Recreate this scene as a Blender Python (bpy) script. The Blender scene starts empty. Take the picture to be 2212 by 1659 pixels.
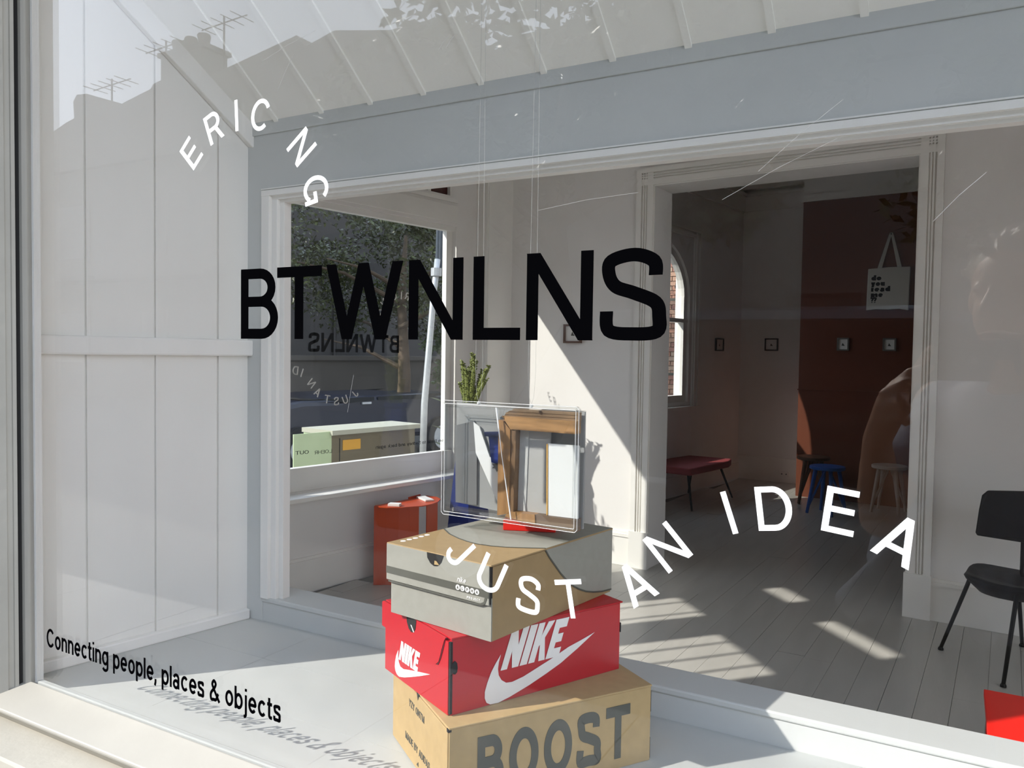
import bpy, bmesh, math, random
from mathutils import Vector, Matrix, Euler
from math import sin, cos, tan, pi, radians
random.seed(7)
SC = bpy.context.scene
COL = SC.collection

# ------------------------------------------------------------------ camera
PHI, PIT, ROL, FPX = radians(29.11), .0374, .0148, 1710.0
CAM = Vector((0, -.81, 1.5))
r0 = Vector((cos(PHI), sin(PHI), 0))
fw = Vector((-sin(PHI)*cos(PIT), cos(PHI)*cos(PIT), -sin(PIT)))
u0 = r0.cross(fw)
RV = r0*cos(ROL) + u0*sin(ROL)
UV = -r0*sin(ROL) + u0*cos(ROL)
cd = bpy.data.cameras.new('camera'); cam = bpy.data.objects.new('camera', cd); COL.objects.link(cam)
cd.sensor_width = 36; cd.lens = FPX/2212*36; cd.clip_start = .005; cd.clip_end = 300
cam.matrix_world = Matrix(((RV.x, UV.x, -fw.x, CAM.x), (RV.y, UV.y, -fw.y, CAM.y), (RV.z, UV.z, -fw.z, CAM.z), (0, 0, 0, 1)))
SC.camera = cam

# ------------------------------------------------------------------ sky, sun, exposure
AZ, EL = radians(41.85), radians(33.5)
SUN = Vector((sin(AZ)*cos(EL), cos(AZ)*cos(EL), -sin(EL)))
W = bpy.data.worlds.new('sky'); SC.world = W; W.use_nodes = True
nt = W.node_tree; bg = nt.nodes['Background']
tc = nt.nodes.new('ShaderNodeTexCoord'); sx = nt.nodes.new('ShaderNodeSeparateXYZ'); cr = nt.nodes.new('ShaderNodeValToRGB')
nt.links.new(tc.outputs['Generated'], sx.inputs[0]); nt.links.new(sx.outputs['Z'], cr.inputs[0]); nt.links.new(cr.outputs[0], bg.inputs[0])
cr.color_ramp.elements[0].position = 0.0; cr.color_ramp.elements[0].color = (.88, .93, 1.0, 1)
cr.color_ramp.elements[1].position = .75; cr.color_ramp.elements[1].color = (.64, .77, 1.0, 1)
bg.inputs[1].default_value = 2.9
sl = bpy.data.lights.new('sun', 'SUN'); sl.energy = 5.5; sl.angle = radians(.53); sl.color = (1, .955, .88)
so = bpy.data.objects.new('sun', sl); COL.objects.link(so)
so.rotation_euler = SUN.to_track_quat('-Z', 'Y').to_euler(); so.location = (-20, -22, 20)
SC.view_settings.view_transform = 'Standard'; SC.view_settings.look = 'None'
SC.view_settings.exposure = 0.27; SC.view_settings.gamma = 1.0; SC.view_settings.use_curve_mapping = False
SC.cycles.use_denoising = True
SC.cycles.max_bounces = 14; SC.cycles.diffuse_bounces = 8; SC.cycles.glossy_bounces = 4; SC.cycles.transparent_max_bounces = 24

# ------------------------------------------------------------------ materials
MATS = {}
def mat(name, col, rough=.6, noise=0, nscale=8, bump=0, bscale=60, spec=.5, metal=0, stretch=None, col2=None):
    if name in MATS: return MATS[name]
    m = bpy.data.materials.new(name); m.use_nodes = True; MATS[name] = m
    t = m.node_tree; b = t.nodes['Principled BSDF']
    b.inputs['Base Color'].default_value = (*col, 1); b.inputs['Roughness'].default_value = rough
    b.inputs['Specular IOR Level'].default_value = spec; b.inputs['Metallic'].default_value = metal
    if noise or bump:
        tcn = t.nodes.new('ShaderNodeTexCoord'); mp = t.nodes.new('ShaderNodeMapping')
        t.links.new(tcn.outputs['Object'], mp.inputs[0])
        if stretch: mp.inputs['Scale'].default_value = stretch
    if noise:
        n = t.nodes.new('ShaderNodeTexNoise'); n.inputs['Scale'].default_value = nscale; n.inputs['Detail'].default_value = 5
        t.links.new(mp.outputs[0], n.inputs['Vector'])
        r = t.nodes.new('ShaderNodeValToRGB'); t.links.new(n.outputs['Fac'], r.inputs[0])
        c2 = col2 or tuple(c*(1-noise) for c in col)
        r.color_ramp.elements[0].position = .35; r.color_ramp.elements[0].color = (*c2, 1)
        r.color_ramp.elements[1].position = .65; r.color_ramp.elements[1].color = (*col, 1)
        t.links.new(r.outputs[0], b.inputs['Base Color'])
    if bump:
        n2 = t.nodes.new('ShaderNodeTexNoise'); n2.inputs['Scale'].default_value = bscale; n2.inputs['Detail'].default_value = 4
        t.links.new(mp.outputs[0], n2.inputs['Vector'])
        bp = t.nodes.new('ShaderNodeBump'); bp.inputs['Strength'].default_value = bump; bp.inputs['Distance'].default_value = .004
        t.links.new(n2.outputs['Fac'], bp.inputs['Height']); t.links.new(bp.outputs[0], b.inputs['Normal'])
    return m

def glassmat(name, tint=(1, 1, 1), r0_=.042, rough=0.0, gain=1.0):
    """clear sheet: transmits straight through, mirrors by Fresnel (Schlick), same from both sides"""
    m = bpy.data.materials.new(name); m.use_nodes = True; MATS[name] = m
    t = m.node_tree; t.nodes.clear()
    out = t.nodes.new('ShaderNodeOutputMaterial'); mix = t.nodes.new('ShaderNodeMixShader')
    tr = t.nodes.new('ShaderNodeBsdfTransparent'); gl = t.nodes.new('ShaderNodeBsdfGlossy')
    tr.inputs[0].default_value = (*tint, 1); gl.inputs['Roughness'].default_value = rough
    lw = t.nodes.new('ShaderNodeLayerWeight'); lw.inputs[0].default_value = .5
    pw = t.nodes.new('ShaderNodeMath'); pw.operation = 'POWER'; pw.inputs[1].default_value = 5
    ml = t.nodes.new('ShaderNodeMath'); ml.operation = 'MULTIPLY_ADD'; ml.inputs[1].default_value = 1-r0_; ml.inputs[2].default_value = r0_
    t.links.new(lw.outputs['Facing'], pw.inputs[0]); t.links.new(pw.outputs[0], ml.inputs[0])
    t.links.new(ml.outputs[0], mix.inputs[0]); t.links.new(tr.outputs[0], mix.inputs[1]); t.links.new(gl.outputs[0], mix.inputs[2])
    t.links.new(mix.outputs[0], out.inputs[0])
    return m

M_white = mat('painted_timber_white', (.86, .845, .805), .45, noise=.05, nscale=5, bump=.12, bscale=40)
M_board = mat('painted_boards_white', (.86, .845, .80), .5, noise=.06, nscale=3.5, bump=.25, bscale=26, stretch=(1, 1, .35))
M_ceil = mat('painted_ceiling_boards', (.93, .92, .87), .5, noise=.04, nscale=3.5, bump=.2, bscale=26)
M_beam = mat('painted_beam_pale_grey', (.56, .575, .56), .45, noise=.04, nscale=4, bump=.1, bscale=30)
M_dfloor = mat('painted_display_floor', (.47, .485, .47), .42, noise=.07, nscale=4, bump=.15, bscale=20)
M_wall = mat('interior_wall_white', (.83, .81, .785), .7, noise=.03, nscale=3, bump=.08, bscale=50)
M_floor = mat('floorboard_grey_paint', (.45, .44, .405), .3, noise=.10, nscale=3, bump=.2, bscale=18, stretch=(4, .6, 1))
M_gap = mat('dark_gap', (.015, .014, .013), .9)
M_ext = mat('exterior_paint_cream', (.42, .395, .34), .55, noise=.10, nscale=6, bump=.3, bscale=30)
M_sill = mat('sill_paint', (.335, .318, .28), .5, noise=.05, nscale=10, bump=.2, bscale=25)
M_black = mat('vinyl_black', (.0012, .0012, .0016), .5, spec=.0)
M_vwhite = mat('vinyl_white', (.88, .88, .90), .5)
M_glass = glassmat('window_glass')
M_w3glass = glassmat('arched_window_glass', (.82, .83, .82))
M_sglass = glassmat('side_window_glass', (.89, .90, .895))
M_brown = mat('orange_brown_paint', (.14, .028, .004), .6, noise=.06, nscale=4)
M_kraft = mat('kraft_card', (.42, .295, .135), .75, noise=.08, nscale=60, bump=.05, bscale=200)
M_red = mat('red_box_card', (.46, .006, .014), .32, noise=.05, nscale=10)
M_grey = mat('grey_box_card', (.28, .275, .235), .7, noise=.06, nscale=80)
M_tan = mat('tan_box_card', (.32, .22, .105), .7, noise=.07, nscale=60)
M_dkgrey = mat('print_dark_grey', (.075, .075, .06), .7)
M_pwhite = mat('print_white', (.80, .78, .75), .5)
M_chair = mat('black_plastic', (.006, .006, .007), .45, spec=.18)
M_orange = mat('orange_lacquer', (.52, .058, .005), .35)
M_redtop = mat('red_lacquer', (.90, .012, .004), .55, noise=.05, nscale=30, stretch=(1, 12, 1))
M_wood = mat('oak', (.42, .22, .085), .45, noise=.35, nscale=7, stretch=(14, 14, 1.5))
M_blue = mat('blue_enamel', (.012, .030, .20), .35)
M_bluest = mat('stool_blue', (.01, .10, .42), .45)
M_greyst = mat('stool_grey', (.42, .38, .34), .5)
M_brownst = mat('stool_brown', (.10, .045, .02), .5)
M_bench = mat('bench_maroon', (.33, .055, .06), .8)
M_leaf = mat('leaf_green', (.10, .19, .035), .5, noise=.5, nscale=6, spec=.6)
M_succ = mat('succulent_green', (.21, .25, .045), .6, noise=.55, nscale=90)
M_leaf2 = mat('leaf_dark_green', (.062, .080, .014), .45, noise=.5, nscale=3)
M_bark = mat('bark', (.12, .085, .055), .9, noise=.4, nscale=10, bump=.6, bscale=30)
M_steel = mat('galvanised_steel', (.50, .52, .53), .45, noise=.12, nscale=30, metal=.5)
M_asph = mat('asphalt', (.10, .098, .092), .85, noise=.2, nscale=40, bump=.3, bscale=120)
M_pave = mat('pavement', (.38, .35, .30), .85, noise=.15, nscale=12)
M_cloth = mat('canvas_natural', (.62, .60, .55), .9, bump=.1, bscale=200)
M_render = mat('rendered_facade', (.11, .10, .088), .85, noise=.1, nscale=2)
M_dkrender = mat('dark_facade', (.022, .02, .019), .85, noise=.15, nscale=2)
M_skin = mat('skin', (.46, .26, .17), .5, noise=.08, nscale=20)
M_hair = mat('hair_brown', (.26, .20, .14), .5, noise=.5, nscale=60)
M_shirt = mat('shirt_pale_grey', (.27, .28, .32), .85, noise=.06, nscale=8)
M_trous = mat('trousers_beige', (.11, .098, .078), .85, noise=.06, nscale=8)
M_thread = mat('nylon_line', (.45, .45, .43), .3)
M_acr = glassmat('clear_acrylic', (.97, .98, .98), .07)

# ------------------------------------------------------------------ mesh helpers
class MB:
    def __init__(s): s.v = []; s.f = []; s.smooth = False
    def add(s, vs, fs, M=None):
        b = len(s.v)
        for p in vs:
            p = Vector(p); s.v.append(tuple(M @ p) if M is not None else tuple(p))
        s.f += [tuple(b+i for i in f) for f in fs]; return s
    def box(s, x0, x1, y0, y1, z0, z1, M=None):
        return s.add([(x0,y0,z0),(x1,y0,z0),(x1,y1,z0),(x0,y1,z0),(x0,y0,z1),(x1,y0,z1),(x1,y1,z1),(x0,y1,z1)],
                     [(0,3,2,1),(4,5,6,7),(0,1,5,4),(1,2,6,5),(2,3,7,6),(3,0,4,7)], M)
    def prism(s, pts, d0, d1, M=None):
        """2-D outline (u,v) extruded along w from d0 to d1; coordinates (u, w, v)"""
        n = len(pts)
        vs = [(p[0], d0, p[1]) for p in pts] + [(p[0], d1, p[1]) for p in pts]
        fs = [tuple(range(n)), tuple(range(2*n-1, n-1, -1))] + [(i, n+i, n+(i+1) % n, (i+1) % n) for i in range(n)]
        return s.add(vs, fs, M)
    def flat(s, pts, z0, z1, M=None):
        n = len(pts)
        vs = [(p[0], p[1], z0) for p in pts] + [(p[0], p[1], z1) for p in pts]
        fs = [tuple(range(n-1, -1, -1)), tuple(range(n, 2*n))] + [(i, (i+1) % n, n+(i+1) % n, n+i) for i in range(n)]
        return s.add(vs, fs, M)
    def tube(s, path, r, n=10, M=None, caps=True):
        path = [Vector(p) for p in path]; rs = r if isinstance(r, (list, tuple)) else [r]*len(path)
        rings = []; prev = None
        for i, p in enumerate(path):
            t = (path[min(i+1, len(path)-1)]-path[max(i-1, 0)]).normalized()
            a = Vector((0, 0, 1)) if abs(t.z) < .9 else Vector((1, 0, 0))
            if prev is not None: a = prev
            e = (a - t*a.dot(t)).normalized(); g = t.cross(e); prev = e
            rings.append([p + (e*cos(2*pi*k/n)+g*sin(2*pi*k/n))*rs[i] for k in range(n)])
        vs = [q for R_ in rings for q in R_]; fs = []
        for i in range(len(path)-1):
            for k in range(n): fs.append((i*n+k, i*n+(k+1) % n, (i+1)*n+(k+1) % n, (i+1)*n+k))
        if caps: fs += [tuple(range(n-1, -1, -1)), tuple(range((len(path)-1)*n, len(path)*n))]
        return s.add(vs, fs, M)
    def lathe(s, prof, n=24, M=None):
        vs = []; fs = []
        for r, z in prof:
            for k in range(n): vs.append((r*cos(2*pi*k/n), r*sin(2*pi*k/n), z))
        for i in range(len(prof)-1):
            for k in range(n): fs.append((i*n+k, i*n+(k+1) % n, (i+1)*n+(k+1) % n, (i+1)*n+k))
        fs += [tuple(range(n-1, -1, -1)), tuple(range((len(prof)-1)*n, len(prof)*n))]
        return s.add(vs, fs, M)
    def ball(s, c, r, n=10, m=7, M=None):
        r = r if isinstance(r, (list, tuple)) else (r, r, r); vs = [(c[0], c[1], c[2]-r[2])]; fs = []
        for i in range(1, m):
            a = -pi/2+pi*i/m
            for k in range(n): vs.append((c[0]+r[0]*cos(a)*cos(2*pi*k/n), c[1]+r[1]*cos(a)*sin(2*pi*k/n), c[2]+r[2]*sin(a)))
        vs.append((c[0], c[1], c[2]+r[2])); top = len(vs)-1
        for k in range(n): fs.append((0, 1+(k+1) % n, 1+k)); fs.append((top, top-n+k, top-n+(k+1) % n))
        for i in range(m-2):
            for k in range(n): fs.append((1+i*n+k, 1+i*n+(k+1) % n, 1+(i+1)*n+(k+1) % n, 1+(i+1)*n+k))
        return s.add(vs, fs, M)
    def build(s, name, m, parent=None, smooth=False, bevel=0):
        me = bpy.data.meshes.new(name); me.from_pydata(s.v, [], s.f); me.update()
        bm = bmesh.new(); bm.from_mesh(me); bmesh.ops.recalc_face_normals(bm, faces=bm.faces); bm.to_mesh(me); bm.free()
        me.materials.append(m); o = bpy.data.objects.new(name, me); COL.objects.link(o)
        if smooth:
            for p in me.polygons: p.use_smooth = True
        if bevel:
            b = o.modifiers.new('edge', 'BEVEL'); b.width = bevel; b.segments = 2; b.limit_method = 'ANGLE'; b.angle_limit = radians(40)
        if parent is not None: o.parent = parent
        return o
def box(name, m, parent, x0, x1, y0, y1, z0, z1, M=None, bevel=0): return MB().box(x0,x1,y0,y1,z0,z1,M).build(name, m, parent, bevel=bevel)
def thing(name, label, cat, group=None):
    o = bpy.data.objects.new(name, None); COL.objects.link(o); o.empty_display_size = .1
    return tag(o, label, cat, group)
def tag(o, label, cat, group=None):
    o['label'] = label; o['category'] = cat
    if group: o['group'] = group
    return o
def struct(o, label=None):
    o['kind'] = 'structure'
    if label: o['label'] = label
    return o
def snode(name, label=None):
    o = bpy.data.objects.new(name, None); COL.objects.link(o); o.empty_display_size = .1
    return struct(o, label)
def frame(o, ang):   # local x along heading ang (from +X, ccw), local y = 90 deg ccw, z up
    return Matrix.Translation(Vector(o)) @ Matrix.Rotation(ang, 4, 'Z')

# ------------------------------------------------------------------ a stroke alphabet (cap height 1)
def arc(cx, cy, rx, ry, a0, a1, n=14): return [(cx+rx*cos(radians(a0+(a1-a0)*i/n)), cy+ry*sin(radians(a0+(a1-a0)*i/n))) for i in range(n+1)]
def smoothpts(p, n=6):
    q = []; P = [p[0]]+list(p)+[p[-1]]
    for i in range(1, len(P)-2):
        for k in range(n):
            t = k/n; a, b, c, d = P[i-1], P[i], P[i+1], P[i+2]
            q.append(tuple(.5*((2*b[j])+(-a[j]+c[j])*t+(2*a[j]-5*b[j]+4*c[j]-d[j])*t*t+(-a[j]+3*b[j]-3*c[j]+d[j])*t**3) for j in (0, 1)))
    return q+[p[-1]]
def glyph(ch, w):
    h = w/2; X = .72; L = lambda *p: ('L', list(p)); C = lambda p: ('C', p); R = lambda p: ('L', p)
    Q = lambda x0, y0, x1, y1, k=1.12: ('Q', x0, y0, x1, y1, w*k)
    if ch == 'B': return .70, [L((h,0),(h,1)), R([(0,1-h),(.37,1-h)]+arc(.37,(1-h+.53)/2,.29-h,(.47-h)/2,90,-90)+[(0,.53)]), R([(0,.53),(.40,.53)]+arc(.40,(.53+h)/2,.31-h,(.53-h)/2,90,-90)+[(0,h)])]
    if ch == 'T': return .76, [L((0,1-h),(.76,1-h)), L((.38,0),(.38,1))]
    if ch == 'W': return 1.22, [Q(h,1,.34,0), Q(.34,0,.61,1), Q(.61,1,.88,0), Q(.88,0,1.22-h,1)]
    if ch == 'N': return .80, [L((h,0),(h,1)), L((.80-h,0),(.80-h,1)), Q(h*1.1,1,.80-h*1.1,0,1.18)]
    if ch == 'L': return .62, [L((h,1),(h,h),(.62,h))]
    if ch == 'S': return .72, [R(smoothpts([(.67-h,.70),(.62-h*.6,.85),(.37,1-h),(.12,.87),(h+.02,.73),(.17,.59),(.37,.515),(.60,.41),(.715-h,.26),(.62,.10),(.36,h),(.10,.11),(h,.32)]))]
    if ch == 'E': return .60, [L((.60,1-h),(h,1-h),(h,h),(.60,h)), L((h,.52),(.56,.52))]
    if ch == 'F': return .58, [L((.58,1-h),(h,1-h),(h,0)), L((h,.5),(.52,.5))]
    if ch == 'R': return .68, [L((h,0),(h,1)), R([(0,1-h),(.38,1-h)]+arc(.38,(1-h+.47)/2,.28-h,(.53-h)/2,90,-90)+[(0,.47)]), Q(.40,.47,.66-h,0)]
    if ch == 'P': return .64, [L((h,0),(h,1)), R([(0,1-h),(.36,1-h)]+arc(.36,(1-h+.44)/2,.28-h,(.56-h)/2,90,-90)+[(0,.44)])]
    if ch == 'I': return w, [L((h,0),(h,1))]
    if ch == 'C': return .78, [R(arc(.41,.5,.41-h,.5-h,38,322,28))]
    if ch == 'G': return .80, [R(arc(.41,.5,.41-h,.5-h,40,318,28)), L((.46,.45),(.80-h,.45),(.80-h,0))]
    if ch == 'O': return .82, [C(arc(.41,.5,.41-h,.5-h,0,351,39))]
    if ch == 'Q': return .82, [C(arc(.41,.5,.41-h,.5-h,0,351,39)), Q(.5,.22,.78,0)]
    if ch == 'D': return .74, [('C', [(h,h),(.36,h)]+arc(.36,.5,.38-h,.5-h,-90,90,20)+[(h,1-h)])]
    if ch == 'J': return .52, [R([(.52-h,1),(.52-h,.26)]+arc(.26,.26,.26-h,.26-h,0,-180,14)+[(h,.32)])]
    if ch == 'U': return .74, [R([(h,1),(h,.33)]+arc(.37,.33,.37-h,.33-h,180,360,18)+[(.74-h,1)])]
    if ch == 'A': return .76, [Q(h,0,.38,1), Q(.38,1,.76-h,0), L((.17,.30),(.59,.30))]
    if ch == 'H': return .74, [L((h,0),(h,1)), L((.74-h,0),(.74-h,1)), L((h,.52),(.74-h,.52))]
    if ch == 'K': return .70, [L((h,0),(h,1)), Q(.10,.38,.66-h,1), Q(.28,.55,.70-h,0)]
    if ch == 'M': return .90, [L((h,0),(h,1)), L((.90-h,0),(.90-h,1)), Q(h,1,.45,0), Q(.45,0,.90-h,1)]
    if ch == 'Y': return .70, [Q(h,1,.35,.42), Q(.35,.42,.70-h,1), L((.35,0),(.35,.46))]
    if ch == 'Z': return .64, [L((0,1-h),(.64,1-h)), L((0,h),(.64,h)), Q(.10,0,.54,1)]
    if ch == 'V': return .70, [Q(h,1,.35,0), Q(.35,0,.70-h,1)]
    if ch == 'X': return .66, [Q(h,1,.66-h,0), Q(h,0,.66-h,1)]
    # lower case
    if ch == 'o': return .60, [C(arc(.30,X/2,.30-h,X/2-h,0,350,30))]
    if ch == 'c': return .56, [R(arc(.30,X/2,.30-h,X/2-h,42,318,24))]
    if ch == 'e': return .60, [R([(h,X*.5),(.60-h,X*.5)]+arc(.30,X/2,.30-h,X/2-h,0,318,28))]
    if ch == 'n': return .56, [L((h,0),(h,X)), R([(h,.42)]+arc(.28,.42,.28-h,X-.42-h,180,0,16)+[(.56-h,0)])]
    if ch == 'm': return .86, [L((h,0),(h,X)), R([(h,.46)]+arc(.25,.48,.25-h,X-.48-h,180,0,12)+[(.50-h,0)]), R([(.50-h,.46)]+arc(.66,.48,.20-h,X-.48-h,180,0,12)+[(.86-h,0)])]
    if ch == 'u': return .56, [R([(h,X),(h,.30)]+arc(.28,.30,.28-h,.30-h,180,360,16)+[(.56-h,.3)]), L((.56-h,0),(.56-h,X))]
    if ch == 't': return .34, [R([(.14,.92),(.14,.17)]+arc(.24,.17,.10,.17-h,180,270,6)+[(.34,h)]), L((0,X-h),(.34,X-h))]
    if ch == 'i': return w, [L((h,0),(h,X)), L((h,.88),(h,1))]
    if ch == 'j': return .14+h, [R([(.14,X),(.14,-.12)]+arc(.05,-.12,.09,.11,0,-90,5)+[(-.02,-.23)]), L((.14,.88),(.14,1))]
    if ch == 'l': return w, [L((h,0),(h,1))]
    if ch == 'p': return .60, [L((h,-.26),(h,X)), C(arc(.31,X/2,.30-h,X/2-h,0,350,30))]
    if ch == 'b': return .60, [L((h,0),(h,1)), C(arc(.31,X/2,.30-h,X/2-h,0,350,30))]
    if ch == 'd': return .60, [L((.60-h,0),(.60-h,1)), C(arc(.30,X/2,.30-h,X/2-h,0,350,30))]
    if ch == 'g': return .60, [C(arc(.30,X/2,.30-h,X/2-h,0,350,30)), R([(.60-h,X),(.60-h,-.08)]+arc(.30,-.08,.30-h,.17,0,-160,14))]
    if ch == 'a': return .58, [C(arc(.26,.21,.26-h,.21-h*.6,0,350,24)), R([(h+.02,.52)]+arc(.28,.50,.26-h,X-.50-h,165,0,14)+[(.54-h,0)])]
    if ch == 's': return .50, [R(smoothpts([(.47-h,.52),(.40,.64),(.24,X-h),(.08,.62),(h+.01,.53),(.12,.42),(.26,.37),(.42,.30),(.50-h,.19),(.42,.07),(.24,h),(.07,.08),(h*.8,.22)]))]
    if ch == 'r': return .36, [L((h,0),(h,X)), R([(h,.42)]+arc(.34,.42,.34-h,X-.42-h,180,95,10))]
    if ch == 'f': return .34, [R([(.13,0),(.13,.84)]+arc(.25,.84,.12,.16-h,180,90,8)+[(.34,1-h)]), L((0,X-h),(.32,X-h))]
    if ch == 'y': return .54, [Q(h,X,.27,.02), Q(.54-h,X,.18,-.26)]
    if ch == 'k': return .54, [L((h,0),(h,1)), Q(.10,.26,.50-h,X), Q(.22,.40,.54-h,0)]
    if ch == '&': return .76, [R(smoothpts([(.76,.0),(.30,.58),(.20,.78),(.33,1-h),(.47,.80),(.36,.60),(.14,.40),(h,.24),(.12,.07),(.30,h),(.50,.10),(.66,.38)]))]
    if ch == ',': return w, [L((h,.14),(h,0),(h*.2,-.17))]
    if ch == '?': return .50, [R(smoothpts([(h,.72),(.10,.92),(.26,1-h),(.44,.88),(.46,.72),(.36,.56),(.27,.46),(.25,.26)])), L((.25,0),(.25,.14))]
    return .35, []
def ribbon(mb, pts, w, closed, T, d0, d1):
    n = len(pts); h = w/2; l = []; r = []
    for i in range(n):
        a = Vector(pts[(i-1) % n] if (closed or i) else pts[0]); b = Vector(pts[i]); c = Vector(pts[(i+1) % n] if (closed or i < n-1) else pts[-1])
        d1_ = (b-a); d2_ = (c-b)
        if d1_.length < 1e-9: d1_ = d2_
        if d2_.length < 1e-9: d2_ = d1_
        d1_ = d1_.normalized(); d2_ = d2_.normalized(); n1 = Vector((-d1_.y, d1_.x)); n2 = Vector((-d2_.y, d2_.x))
        m = (n1+n2); m = m.normalized() if m.length > 1e-6 else n1
        k = h/max(.35, m.dot(n1)); l.append(b+m*k); r.append(b-m*k)
    for i in range(n if closed else n-1):
        j = (i+1) % n
        mb.prism([T(l[i]), T(l[j]), T(r[j]), T(r[i])], d0, d1, mb.M)
def letter(mb, ch, w, T, d0, d1):
    adv, els = glyph(ch, w)
    for i_, e in enumerate(els):
        if i_: d0 -= (d1-d0)*.04
        if e[0] == 'Q':
            _, x0, y0, x1, y1, k = e; k /= 2
            mb.prism([T((x0-k, y0)), T((x0+k, y0)), T((x1+k, y1)), T((x1-k, y1))], d0, d1, mb.M)
        else: ribbon(mb, e[1], w, e[0] == 'C', T, d0, d1)
    return adv
def word(mb, text, x, z, size, w, d0, d1, M=None, track=.12, sx=1, skew=0, width=None, mirror=1, space=.34):
    """run of letters in one mesh; (x,z) baseline start in the local u/v plane of M"""
    mb.M = M
    tot = sum((glyph(c, w)[0] if c != ' ' else space)+track for c in text)-track
    if width: sx = width/(tot*size)
    pen = 0
    for c in text:
        if c == ' ': pen += space+track; continue
        T = lambda p, pen=pen: (x+mirror*((p[0]+pen)+skew*p[1])*size*sx, z+p[1]*size)
        pen += letter(mb, c, w, T, d0, d1)+track
    return mb

# ================================================================== STRUCTURE
def wall(mb, M, u0, u1, z0, z1, y0, y1, holes=()):
    us = sorted({u0, u1, *[min(max(h[k], u0), u1) for h in holes for k in (0, 1)]})
    for a, b in zip(us[:-1], us[1:]):
        zs = sorted([(h[2], h[3]) for h in holes if h[0] < (a+b)/2 < h[1]]); z = z0
        for h0, h1 in zs:
            if h0 > z+1e-6: mb.box(a, b, y0, y1, z, h0, M)
            z = h1
        if z < z1-1e-6: mb.box(a, b, y0, y1, z, z1, M)
    return mb
FZ = .05           # shop floor level
DZ = .88           # display floor level
MS = frame((-3.882, 0, 0), radians(79.5))            # side wall: x along the wall, y out to the side street
MK = frame((0, 4.168, 0), math.atan2(-.09, 1))       # wall between front and back room
MR = frame((0, 8.625, 0), math.atan2(-.10, 1))       # rear wall of the back room
sideX = lambda Y: -3.882+.1853*Y

# --- shop floor, painted boards
fl = snode('floor', 'grey painted timber floorboards')
fb = MB().flat([(-3.7, 1.05), (-2.6, .6), (1.05, .6), (1.05, .0), (4.3, .0), (4.3, 9.0), (-2.15, 9.0)], 0, FZ-.012).build('floor_base', mat('floor_joint', (.16, .15, .135), .7), fl)
box('far_floor', M_floor, fl, 2.35, 4.3, .1, 4.0, FZ-.012, FZ)
bw = .128; bd = radians(-3.0)
ang = radians(90)+bd
k = -40
for i in range(-34, 22):
    xc = i*bw
    ys = [.62]
    while ys[-1] < 9.0: ys.append(ys[-1]+random.uniform(1.7, 3.4))
    for a, b in zip(ys[:-1], ys[1:]):
        xa = xc+.052*(a-3.5)
        # keep the board inside the side wall
        ymax = min(b, 8.95)
        while ymax > a and xc+.052*(ymax-3.5)-bw/2 < sideX(ymax)+.02: ymax -= .1
        if xa-bw/2 < sideX(a)+.02 or ymax-a < .25 or xc > 2.2: continue
        Mx = Matrix.Translation((xc-.052*3.5, 0, 0)) @ Matrix(((1, .052, 0, 0), (0, 1, 0, 0), (0, 0, 1, 0), (0, 0, 0, 1)))
        dz = random.uniform(-.0012, .0006); g = random.uniform(.0004, .0011)
        box('floorboard', M_floor, fl, -bw/2+g, bw/2-g, a+.001, ymax-.001, FZ-.015, FZ+dz, Mx)

# --- ceilings
ce = struct(MB().box(-4.3, 4.5, .56, 4.3, 3.55, 3.75).box(-3.5, 4.5, 4.3, 9.3, 3.55, 3.75).build('ceiling', M_wall), 'white plaster ceiling')
struct(MB().box(-3.0, 4.5, -.1, .56, 3.55, 3.75).build('ceiling_void', M_wall))

# --- side wall with the big shop window, the coloured transom and the arched back window
SWIN = (2.30/.983, 3.985/.983, .66, 2.41)
STRA = (2.42/.983, 3.93/.983, 2.62, 2.98)
AC, AH = 6.81/.983, .74     # arched window: centre and half width along the wall
wl = snode('wall_left', 'white wall to the side street')
mb = MB(); wall(mb, MS, 1.45, 9.25, 0, 3.75, 0, .12, [SWIN, STRA, (AC-AH, AC+AH, 1.02, 2.75)])
mb.build('plaster', M_wall, wl)
# spandrels of the arch
sp = MB()
for s in (-1, 1):
    pts = [(AC+s*AH, 2.75), (AC, 2.75)]+[(AC+s*AH*sin(radians(t)), 2.14+.58*cos(radians(t))) for t in range(0, 91, 10)]
    sp.prism(pts, 0, .12, MS)
sp.build('arch_spandrel', M_wall, wl)
# mouldings on the side wall: skirting, dado band, boxing in the corner
mb = MB(); 
for z0, z1, t in ((FZ, .225, .022), (.225, .245, .028), (.245, .262, .015)): mb.box(1.3, 4.35/.983, -t, 0, z0, z1, MS)
mb.box(4.75/.983, 9.0/.983, -.022, 0, FZ, .24, MS)
struct(mb.build('baseboard_left', M_white), 'white skirting below the side window')
bx_ = snode('trim_1', 'white boxed pilaster in the corner beside the side window')
box('boxing', M_white, bx_, 4.19/.983, 4.50/.983, -.125, 0, FZ, 3.5, MS)
for y0, y1 in ((-.118, -.100), (-.075, -.06)): box('bead', M_white, bx_, 4.19/.983-.008, 4.19/.983, y0, y1, FZ, 3.5, MS)

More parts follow.
